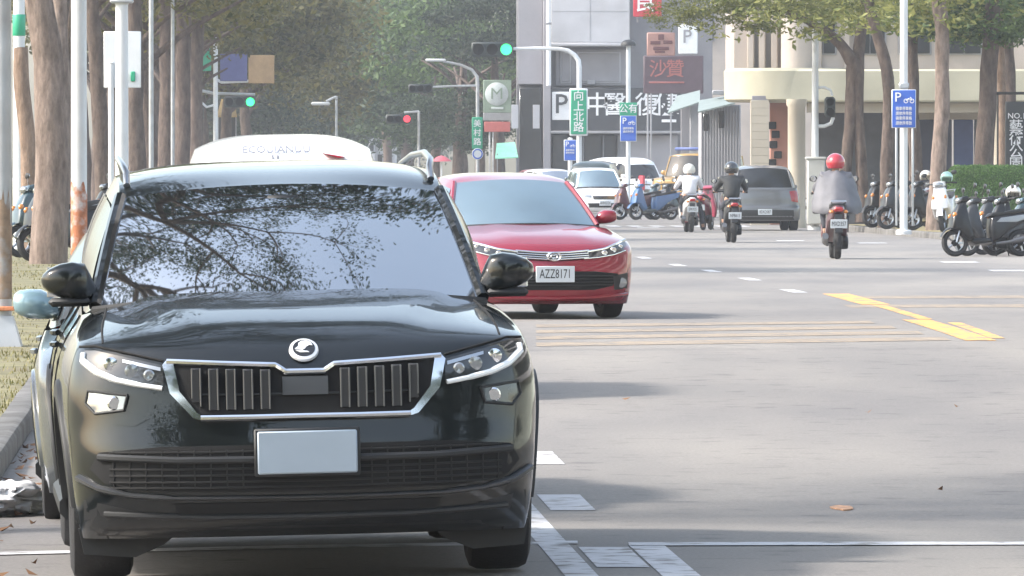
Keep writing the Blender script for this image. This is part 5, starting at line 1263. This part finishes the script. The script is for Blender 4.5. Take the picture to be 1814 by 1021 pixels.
ps = bthing('tarpaulin_stall', 'dark stall under a sloping grey awning next to the purple board', 'stall', 1205, 292.0); awn(ps, (1200, 170), (1240, 160), (1240, 180), (1182, 200), 289.5, 293, AW); pbox(ps, 'back_panel', MIDG, 1206, 1240, 182, 370, 292.6, .2, .02); pbox(ps, 'post', FRAME, 1222, 1240, 180, 370, 291.6, .3, .02)
# arcade building on the right
Y = 226.0
ar = bthing('arcade_building', 'cream arcade building with round columns and yellowish canopy on the right', 'building', 1560, Y)
pbox(ar, 'upper_wall', PINKW, 1395, 2100, -500, 128, Y + .6, 10, .03)
pbox(ar, 'canopy', YELC, 1392, 2100, 123, 181, Y - 1.66, 4.0, .05)
b_ = root_base[ar.name]
MB().lathe([(0, -.47), (1.55, -.45), (1.66, -.38), (1.68, .38), (1.60, .46), (0, .47)], at(1392, 152, Y - .0) - b_, 'z', 32).build('canopy_corner', YELC, ar)
pbox(ar, 'soffit_beam', CREAM, 1430, 2100, 182, 200, Y - 1.2, .5, .02)
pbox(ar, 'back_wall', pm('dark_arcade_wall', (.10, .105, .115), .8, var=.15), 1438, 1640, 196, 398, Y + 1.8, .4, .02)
pbox(ar, 'red_panel', pm('brick_red_panel', (.42, .20, .15), .7, var=.1), 1364, 1396, 176, 398, Y + .7, .4, .02)
for k, (dx, dy) in enumerate(((-6, 0), (0, 16), (-4, 34), (4, 52), (-6, 66), (3, 84))): pbox(ar, 'leaf_motif', M_DARK, 1374 + dx - 7, 1374 + dx + 7, 222 + dy - 6, 222 + dy + 7, Y + .66, .04, .02)
pbox(ar, 'beige_lintel', CREAM, 1614, 1760, 176, 212, Y + 1.0, .5, .02)
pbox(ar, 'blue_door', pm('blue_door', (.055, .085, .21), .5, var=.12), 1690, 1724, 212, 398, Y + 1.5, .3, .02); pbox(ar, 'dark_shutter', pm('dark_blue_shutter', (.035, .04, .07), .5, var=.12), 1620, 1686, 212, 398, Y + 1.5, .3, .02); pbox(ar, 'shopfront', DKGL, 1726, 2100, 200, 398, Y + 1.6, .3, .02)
for px, wd, m, py0 in ((1346, 32, CREAM, 176),):
    for r_ in range(16):   # courses of tile
        y0 = 178 + r_ * 14; pbox(ar, 'tile_course', m, px - wd / 2, px + wd / 2, y0, y0 + 13.7, Y - 1.6, .5, .005)
    pbox(ar, 'column_core', MIDG, px - wd / 2 + 2, px + wd / 2 - 2, 170, 402, Y - 1.55, .4, .01)
for px, r_, py0, py1, yy in ((1411, .225, 176, 406, 212.5), (1770, .24, 176, 400, 215)):
    q0, q1 = at(px, py0, yy) - b_, at(px, py1, yy) - b_
    MB().lathe([(r_ * 1.15, q0.z), (r_ * 1.15, q0.z - .15), (r_, q0.z - .2), (r_, q1.z + .25), (r_ * 1.12, q1.z + .2), (r_ * 1.12, q1.z)], (q0.x, q0.y, 0), 'z', 24).build('round_column', CREAM, ar)
MB().tube([at(1411, -300, Y + .5) - b_, at(1411, 122, Y + .5) - b_], .42, 18).build('upper_column', PINKW, ar)
for px in (1330, 1350, 1372, 1450, 1500): pbox(ar, 'upper_pier', PINKW, px - 6, px + 6, -300, 122, Y + .45 + (0 if px > 1395 else .4), .5, .03)
pbox(ar, 'side_wall', PINKW, 1300, 1396, -300, 124, Y + 1.2, 9, .03)
for px0, px1 in ((1434, 1482), (1512, 1570), (1590, 1650), (1676, 1740)):
    for py0 in (20, -110):
        wn = pbox(ar, 'window', FRAME, px0, px1, py0, py0 + 78, Y + .55, .12, .02); pbox(ar, 'pane', DKGL, px0 + 3, (px0 + px1) / 2 - 1, py0 + 3, py0 + 75, Y + .50, .1, .01); pbox(ar, 'pane', DKGL, (px0 + px1) / 2 + 1, px1 - 3, py0 + 3, py0 + 75, Y + .50, .1, .01)
# block of flats to the right of the near road (mirrored in the cars)
fl = thing('block_of_flats', 'tall pale green balcony block standing right of the near carriageway', 'building', (24, 62, .1))
FLW = wmat('pale_green_render', (.50, .55, .50)); MB().bbox((0, 0, 15), (10, 56, 30), .05).build('wall', FLW, fl)
bal = MB().bbox((-5.6, 0, 0), (1.2, 54, .9), .04).mesh('balcony', PALE, fix=True); gls = MB().bbox((-5.05, 0, 0), (.1, 52, 1.7), .02).mesh('window_band', DKGL, fix=True)
for k in range(9): link('balcony', bal, fl, (0, 0, 3.6 + 3.1 * k)); link('window_band', gls, fl, (0, 0, 5.0 + 3.1 * k))
# distant pale houses closing the far street
for k, (px0, px1, py0, Y, lb) in enumerate(((606, 640, 196, 640, 'pale narrow house far down the street'), (636, 664, 218, 600, 'low pale house far down the street right of the narrow one'), (664, 700, 238, 560, 'lowest pale house far down the street'))):
    t = bthing('distant_house', lb, 'house', (px0 + px1) / 2, Y); pbox(t, 'wall', PALE, px0, px1, py0, 350, Y, 8, .05); pbox(t, 'roof', MIDG, px0 - 2, px1 + 2, py0 - 4, py0, Y - .3, 8.6, .05)
    for c_ in range(2):
        for r_ in range(2): pbox(t, 'window', DKGL, px0 + 5 + c_ * 13, px0 + 13 + c_ * 13, py0 + 10 + 26 * r_, py0 + 24 + 26 * r_, Y - .1, .2, .02)
# ------------------------------------------------------------------ poles and signs
GRN = pm('green_sign', (.02, .34, .19), .45, var=.05); BLU = pm('blue_sign', (.035, .12, .52), .45, var=.05); RUST = pm('peeled_rust', (.50, .19, .09), .8, var=.35, vs_=9, bump=.4, bs=40)
EMG = pm('green_signal_light', (.02, .5, .2), .4, em=(.02, .85, .16), es=1.7); EMR = pm('red_signal_light', (.8, .1, .1), .4, em=(1, .03, .06), es=.9); SIGB = pm('signal_housing', (.02, .03, .03), .5)
def pole(name, label, px, Y, py_top, dia_px, mat, base_py=None, cat='pole', lean=0, z0=None, taper=.9, flange=True):
    zb = gz(Y) + (.10 if z0 is None else z0); t = thing(name, label, cat, (gx(px, Y), Y, zb)); root_base[t.name] = Vector((gx(px, Y), Y, zb)); r = dia_px * Y / F / 2
    top = at(px + lean, py_top, Y) - root_base[t.name]
    MB().tube([(0, 0, -.05), (top.x * .5, 0, top.z * .5), top], [r, r * (1 + taper) / 2, r * taper], 16).build('shaft', mat, t)
    MB().ell(top, (r * taper * 1.15, r * taper * 1.15, r * .5), 12, 6).build('cap', mat, t)
    if flange: MB().lathe([(0, .05), (r * 1.7, .05), (r * 2.0, .02), (r * 2.0, -.05)], (0, 0, 0), 'z', 18).build('base_plate', mat, t)
    return t, r, top
def band(t, r, z0, z1, mat, nm, bump=1.04): MB().lathe([(r * .98, z0), (r * bump, z0 + .01), (r * bump, z1 - .01), (r * .98, z1)], (0, 0, 0), 'z', 18).build(nm, mat, t)
def peel(t, r, z0, z1, z2, mat, seed):
    # bare patch with a ragged upper edge wrapped round the shaft
    mb = MB(); n = 40; rows = []
    tops = [z1 + (z2 - z1) * max(0, mnoise.noise(Vector((math.cos(2 * math.pi * k / n) * 1.6, math.sin(2 * math.pi * k / n) * 1.6, seed))) + .35 + .12 * mnoise.noise(Vector((k * 1.7, seed, 0)))) for k in range(n)]
    for i in range(7): rows.append([(r * 1.012 * math.cos(2 * math.pi * k / n), r * 1.012 * math.sin(2 * math.pi * k / n), z0 + (tops[k] - z0) * i / 6) for k in range(n)])
    mb.grid(rows, closed=True); mb.build('bare_patch', mat, t)
# lamp post with tapered foot at the left edge
Y = 66.0
t, r, top = pole('lamp_post', 'grey steel lamp post with a boxy foot at the left edge', 4, Y, -900, 34, M_STEEL, z0=.0 + road_z(kx(Y), Y) + .02 - gz(Y))
zf = lambda py: (at(0, py, Y) - root_base[t.name]).z
mb = MB(); hw0, hw1 = .19, .085; zb, zt = zf(640), zf(560)
mb.add([(-hw0, -hw0, zb), (hw0, -hw0, zb), (hw0, hw0, zb), (-hw0, hw0, zb), (-hw1, -hw1, zt), (hw1, -hw1, zt), (hw1, hw1, zt), (-hw1, hw1, zt)], [(3, 2, 1, 0), (4, 5, 6, 7), (0, 1, 5, 4), (1, 2, 6, 5), (2, 3, 7, 6), (3, 0, 4, 7)]); mb.build('foot', M_STEEL, t)
MB().bbox((0, 0, zb - .04), (.46, .46, .12), .02).build('foot_slab', KERB, t); MB().bbox((.02, -.10, zt + .06), (.19, .05, .035), .008).build('strap', RUST, t); peel(t, r, zf(530), zf(400), zf(270), pm('faint_rust', (.27, .19, .13), .7, var=.35, vs_=9, dirt=(.34, .35, .36), dirtamt=1.0, dscale=7), 2)
MB().tube([(0, 0, top.z - .1), (1.0, 0, top.z + .5), (2.4, 0, top.z + .6)], .05, 8).build('lamp_arm', M_STEEL, t); MB().bbox((2.6, 0, top.z + .58), (.7, .26, .12), .04).build('lamp_head', M_STEEL, t)
# pole with peeled paint
Y = 118.0; t, r, top = pole('utility_pole', 'white painted pole with peeled orange rust patches left of the windscreen', 140, Y, -600, 29, M_WPOLE)
zf = lambda py: (at(0, py, Y) - root_base[t.name]).z
PEEL = pm('peeling_paint', (.46, .17, .08), .8, var=.35, vs_=9, bump=.4, bs=40, dirt=(.64, .65, .67), dirtamt=1.0, dscale=6)
peel(t, r, zf(480), zf(345), zf(296), PEEL, 1)
Y = 140.0; t, r, top = pole('thin_pole', 'white pole with a green band behind the left edge lamp post', 34, Y, -300, 22, M_WPOLE)
zf = lambda py: (at(0, py, Y) - root_base[t.name]).z; band(t, r, zf(64), zf(26), GRN, 'green_band')
# two poles and the sign board seen from behind
Y = 130.0; t, r, top = pole('sign_pole', 'pale grey pole in front of the blank white sign board', 216, Y, 6, 25, M_WPOLE); MB().bbox(top + Vector((0, 0, .03)), (.36, .3, .06), .02).build('head_cap', M_STEEL, t); peel(t, r, (at(0, 420, Y) - root_base[t.name]).z, (at(0, 325, Y) - root_base[t.name]).z, (at(0, 290, Y) - root_base[t.name]).z, pm('faint_peel', (.42, .30, .24), .8, var=.3, dirt=(.62, .63, .65), dirtamt=1.0, dscale=7), 4)
Y = 134.0; t, r, top = pole('road_sign', 'blank white square sign board on a thin white post', 197, Y, 112, 11, M_WPOLE, cat='sign')
a = at(217, 106, Y + .06) - root_base[t.name]; MB().bbox(a, (66 * Y / F, .03, 100 * Y / F), .012).build('board', SPLOT, t); MB().bbox(a + Vector((.17, -.03, -.27)), (.07, .04, .16), .01).build('green_label', GRN, t)
Y = 182.0; pole('thin_pole', 'slender grey pole among the dark left trunks', 268, Y, -200, 9, M_STEEL); pole('thin_pole', 'grey wooden looking pole between two dark left trunks', 306, 214.0, -200, 7, M_STEEL)
# signal gear
def sig_head(t, p, mat, w=.34, n=3, horiz=True, lit=0):
    sz = (w * n, .28, w * 1.05) if horiz else (w * 1.05, .28, w * n); h = MB().bbox(p, sz, .05).build('signal_head', SIGB, t)
    for k in range(n):
        o = (k - (n - 1) / 2) * w; q = Vector(p) + (Vector((o, -.15, 0)) if horiz else Vector((0, -.15, o)))
        MB().lathe([(0, -.02), (w * .36, -.015), (w * .40, 0), (w * .40, .03)], q, 'y', 16).build('lens', mat if k == lit else M_DARK, h)
        MB().lathe([(w * .45, -.22), (w * .46, .0)], q, 'y', 14, R(-10), R(190)).build('hood', SIGB, h)
# far left corner pole
Y = 332.0; t, r, top = pole('signal_pole', 'white signal pole with blue and brown boards at the far left corner', 382, Y, 40, 9, M_WPOLE, cat='signal')
b_ = root_base[t.name]; MB().tube([at(382, 140, Y) - b_, at(392, 146, Y) - b_, at(440, 144, Y) - b_], .06, 6).build('arm', M_WPOLE, t)
pbox(t, 'green_plate', GRN, 358, 374, 86, 126, Y - .2, .08, .02); pbox(t, 'blue_board', pm('navy_board', (.07, .08, .22), .5), 390, 438, 96, 144, Y - .15, .08, .02); pbox(t, 'brown_board', pm('ochre_board', (.34, .22, .11), .6, var=.15), 440, 486, 98, 148, Y - .15, .08, .02)
sig_head(t, at(354, 200, Y) - b_, EMR, .3, 2, False, 9); pbox(t, 'red_plate', pm('dull_red_plate', (.4, .06, .07), .5), 343, 356, 194, 212, Y - .4, .06, .02)
MB().tube([at(382, 186, Y) - b_, at(366, 190, Y) - b_, at(350, 175, Y) - b_, at(350, 150, Y) - b_], .05, 6).build('bracket', M_WPOLE, t)
# stall with brown awning
Y = 344.0; t = bthing('street_stall', 'small street stall with a tan awning under the far left signal', 'stall', 405, Y)
awn(t, (392, 176), (414, 176), (420, 206), (384, 206), Y - .8, Y + .8, pm('tan_awning', (.36, .25, .10), .7, var=.15)); pbox(t, 'back_panel', DKGL, 386, 418, 206, 330, Y + .7, .1, .02); pbox(t, 'counter', MIDG, 386, 418, 320, 368, Y - .5, 1.0, .03)
for px in (386, 417): pbox(t, 'post', FRAME, px, px + 2, 206, 368, Y - .7, .08, .01)
# green light over the left lane, hung from a mast arm coming from the left corner
Y = 333.0; t, r, top = pole('signal_pole', 'slim signal pole carrying the far left green light', 352, Y, 160, 7, M_STEEL, cat='signal'); b_ = root_base[t.name]
MB().tube([top, at(380, 166, Y) - b_, at(452, 168, Y) - b_], .06, 6).build('arm', M_STEEL, t); sig_head(t, at(425, 181, Y - .1) - b_, EMG, .42, 3, True, 2)
# lamp post and dark signal arm in the middle
Y = 348.0; t, r, top = pole('lamp_post', 'curved grey lamp post with a dark signal arm before the green trees', 846, Y, 152, 7, M_STEEL, cat='lamp post'); b_ = root_base[t.name]
MB().tube([top, at(845, 136, Y) - b_, at(836, 124, Y) - b_, at(815, 115, Y) - b_, at(785, 109, Y) - b_], [.09, .08, .07, .06, .05], 8).build('lamp_arm', M_STEEL, t); MB().bbox(at(772, 107, Y) - b_, (.85, .26, .12), .04).build('lamp_head', M_WPOLE, t)
MB().tube([at(846, 152, Y) - b_, at(800, 153, Y) - b_, at(760, 155, Y) - b_], .05, 8).build('signal_arm', M_STEEL, t); sig_head(t, at(745, 157, Y) - b_, EMR, .34, 3, True, 9)
pbox(t, 'green_sign', GRN, 836, 855, 208, 264, Y - .2, .08, .02)
for k in range(3): ptext(t, 'sign_character', '美村路'[k], 845.5, 220 + k * 16, Y - .22, 11, WTX)
t2 = bthing('no_parking_sign', 'small white round sign under the green sign in the distance', 'sign', 846, Y - 1); MB().lathe([(0, -.02), (.22, -.02), (.24, 0), (0, .01)], at(846, 273, Y - 1) - root_base[t2.name], 'y', 18).build('disc', SPLOT, t2); pbox(t2, 'post', M_STEEL, 845, 847, 273, 366, Y - .95, .05, .01); MB().lathe([(.16, -.03), (.22, -.03)], at(846, 273, Y - 1) - root_base[t2.name], 'y', 18).build('blue_ring', BLU, t2)
t, r, top = pole('signal_pole', 'distant signal pole with the red light amid dark trees', 742, 352.0, 198, 5, M_STEEL, cat='signal'); b_ = root_base[t.name]; MB().tube([top, at(716, 200, 352) - b_], .05, 6).build('arm', M_STEEL, t); sig_head(t, at(706, 211, 352) - b_, EMR, .36, 3, True, 2)
t, r, top = pole('lamp_post', 'distant pale street lamp over the left lane', 596, 400.0, 172, 5, M_STEEL, cat='lamp post'); b_ = root_base[t.name]; MB().tube([top, at(590, 174, 400) - b_, at(578, 180, 400) - b_], .06, 6).build('lamp_arm', M_STEEL, t); MB().bbox(at(568, 184, 400) - b_, (.9, .3, .16), .05).build('lamp_head', M_WPOLE, t)
# round logo board
Y = 358.0; t = bthing('shop_sign', 'grey green board with a pale round emblem above a red strip', 'sign', 880, Y); b_ = root_base[t.name]
pbox(t, 'board', pm('grey_green_board', (.20, .27, .21), .6, var=.1), 856, 906, 142, 200, Y, .2, .02); pbox(t, 'lower_board', pm('grey_board', (.26, .27, .28), .6, var=.1), 856, 906, 200, 214, Y, .2, .02); pbox(t, 'red_strip', pm('dull_red_strip', (.42, .11, .10), .6, var=.1), 858, 904, 216, 234, Y, .2, .02)
MB().lathe([(0, -.03), (.46, -.03), (.50, 0), (.50, .02)], at(880, 167, Y) - b_, 'y', 28).build('emblem_disc', pm('pale_emblem', (.46, .52, .52), .6), t); ptext(t, 'emblem_mark', 'M', 880, 167, Y - .04, 22, MATS['grey_green_board'], 1.1, 0); pbox(t, 'caption', MATS['pale_emblem'], 870, 892, 190, 194, Y - .03, .04, .01)
for px in (866, 872): pbox(t, 'post', M_STEEL, px, px + 3, 234, 366, Y + .05, .1, .01)
Y = 340.0; t = bthing('green_canopy', 'small pale green canopy beside the round emblem board', 'canopy', 897, Y); awn(t, (880, 254), (912, 252), (918, 278), (877, 280), Y - .6, Y + .6, pm('pale_green_canopy', (.25, .60, .42), .6)); 
for px in (880, 914): pbox(t, 'post', FRAME, px, px + 2, 272, 368, Y - .4, .06, .01)
Y = 330.0; t = bthing('red_parasol', 'small red parasol in the distance above the red sedan roof', 'parasol', 782, Y); b_ = root_base[t.name]; MB().lathe([(.02, .18), (.20, .12), (.38, -.02), (.40, -.05), (.36, -.03)], at(782, 284, Y) - b_, 'z', 8).build('canopy', pm('red_canopy', (.5, .10, .13), .6), t); MB().tube([(0, 0, 0), at(782, 284, Y) - b_], .03, 6).build('shaft', M_WPOLE, t)
# green light on the curved white mast
Y = 300.0; t, r, top = pole('signal_pole', 'white mast with a curved arm holding the bright green light', 1026, Y, 120, 10, M_WPOLE, cat='signal'); b_ = root_base[t.name]
MB().tube([top] + [at(px, py, Y) - b_ for px, py in ((1025, 108), (1018, 98), (1006, 90), (990, 87), (950, 86), (900, 87))], [.10, .095, .09, .085, .08, .07, .055], 8).build('arm', M_WPOLE, t)
sig_head(t, at(872, 88, Y) - b_, EMG, .50, 3, True, 2)
gs = pbox(t, 'street_sign', SPLOT, 1009, 1041, 157, 241, Y - .25, .06, .03); pbox(t, 'street_sign_face', GRN, 1011, 1039, 160, 238, Y - .29, .05, .03)
for k in range(4): ptext(t, 'sign_character', '向上北路'[k], 1025, 171 + k * 18.5, Y - .30, 15, WTX)
def psign(label, px, Y, py0, py1, w, top_py, green=None, dome=False, bike=True, name='parking_sign', base_z=None):
    t, r, top = pole(name, label, px, Y, top_py, 8 if Y > 250 else 14, M_WPOLE, cat='sign', taper=1, z0=base_z); b_ = root_base[t.name]
    pbox(t, 'plate', SPLOT, px - w / 2 - 1, px + w / 2 + 1, py0 - 1, py1 + 1, Y - .24, .03, .01); pbox(t, 'plate_face', BLU, px - w / 2, px + w / 2, py0, py1, Y - .27, .04, .01)
    h = py1 - py0; ptext(t, 'letter', 'P', px - w * .26, py0 + h * .2, Y - .28, h * .28, WTX)
    q = at(px + w * .22, py0 + h * .26, Y - .29) - b_; u = w * Y / F
    mb = MB()
    for s_ in (-1, 1): mb.lathe([(u * .07, -.01), (u * .10, -.01)], q + Vector((s_ * u * .13, 0, -u * .05)), 'y', 12)
    mb.tube([q + Vector((-u * .13, 0, -u * .03)), q + Vector((0, 0, u * .05)), q + Vector((u * .13, 0, -u * .03)), q + Vector((u * .06, 0, u * .12))], u * .03, 5); mb.build('motorcycle_icon', WTX, t)
    for k in range(4 if h > 55 else 2): ptext(t, 'small_text', '機車停車格' if k % 2 == 0 else '請依序停放', px, py0 + h * (.50 + .13 * k), Y - .28, h * .085, WTX, .8)
    if green: pbox(t, 'green_plate', GRN, px - w / 2 - 2, px + w / 2 + 2, green[0], green[1], Y - .25, .05, .01); ptext(t, 'green_text', '公有', px, (green[0] + green[1]) / 2, Y - .27, 13, WTX)
    if dome: MB().ell(top + Vector((0, 0, .0)), (.28, .28, .20), 14, 7, 0, .55).build('dome_camera', M_BLACKPL, t)
    return t
psign('blue parking sign under the green plate on the pole with a black dome', 1113, 306.0, 206, 250, 27, 80, (182, 205), True)
psign('low blue parking sign beside the green street sign mast', 1010, 316.0, 249, 284, 20, 246)
Y = 178.0; t = psign('big blue motorcycle parking sign on a white pole amid the right trees', 1601, Y, 160, 226, 41, -300, base_z=.13); b_ = root_base[t.name]
MB().bbox(at(1601, 152, Y - .1) - b_, (.22, .18, .14), .03).build('clamp', M_STEEL, t)
for px in (1588, 1617): pbox(t, 'leg_rail', M_STEEL, px - 2, px + 2, 226, 400, Y + .25, .05, .01)
# street pole with cabinet and lantern
Y = 197.0; t, r, top = pole('signal_pole', 'white signal pole rising from a grey meter cabinet on the right', 1444, Y, 52, 13, M_WPOLE, cat='signal'); b_ = root_base[t.name]
pbox(t, 'cabinet', pm('grey_cabinet', (.48, .48, .45), .5, var=.06), 1430, 1462, 282, 398, Y - .3, .4, .03); pbox(t, 'cabinet_roof', MATS['grey_cabinet'], 1427, 1464, 278, 283, Y - .33, .46, .02)
MB().tube([at(px, py, Y) - b_ for px, py in ((1446, 156), (1460, 155), (1471, 160), (1474, 170))], .03, 6).build('bracket', M_WPOLE, t); MB().tube([at(px, py, Y) - b_ for px, py in ((1446, 224), (1460, 224), (1472, 219), (1476, 208))], .045, 6).build('bracket', M_WPOLE, t)
sig_head(t, at(1470, 190, Y) - b_, EMR, .24, 2, False, 9)
# dark vertical name board at the right edge
Y = 201.0; t = bthing('name_board', 'dark vertical board with white characters at the right edge', 'sign', 1800, Y); pbox(t, 'board', pm('charcoal_board', (.04, .045, .05), .6, var=.1), 1781, 1832, 180, 400, Y, .14, .02); pbox(t, 'top_bar', M_BLACKPL, 1764, 1840, 163, 168, Y + .02, .1, .01)
for px in (1766, 1836): pbox(t, 'post', M_BLACKPL, px, px + 3, 163, 400, Y + .05, .08, .01)
ptext(t, 'number', 'NO.1', 1801, 206, Y - .01, 11, WTX)
for k, c in enumerate('藝術公園'): ptext(t, 'character', c, 1800, 226 + k * 22, Y - .01, 20, WTX)
# ------------------------------------------------------------------ hazy air over the whole street
hz = MB().box((0, 330, 19.5), (420, 1160, 42)).mesh('haze', None) if False else None
mb = MB(); mb.box((0, 330, 20), (420, 1160, 44)); me = bpy.data.meshes.new('haze'); me.from_pydata(mb.v, [], mb.f)
hm = bpy.data.materials.new('hazy_air'); hm.use_nodes = True; n = hm.node_tree
for q in list(n.nodes):
    if q.type == 'BSDF_PRINCIPLED': n.nodes.remove(q)
pv = n.nodes.new('ShaderNodeVolumePrincipled'); pv.inputs['Color'].default_value = (.90, .93, 1.0, 1); pv.inputs['Density'].default_value = .00036; pv.inputs['Anisotropy'].default_value = .1
n.links.new(pv.outputs[0], n.nodes['Material Output'].inputs['Volume']); me.materials.append(hm)
ho = link('haze', me); ho['kind'] = 'stuff'; ho['label'] = 'thin pale haze filling the air along the street'; ho['category'] = 'haze'
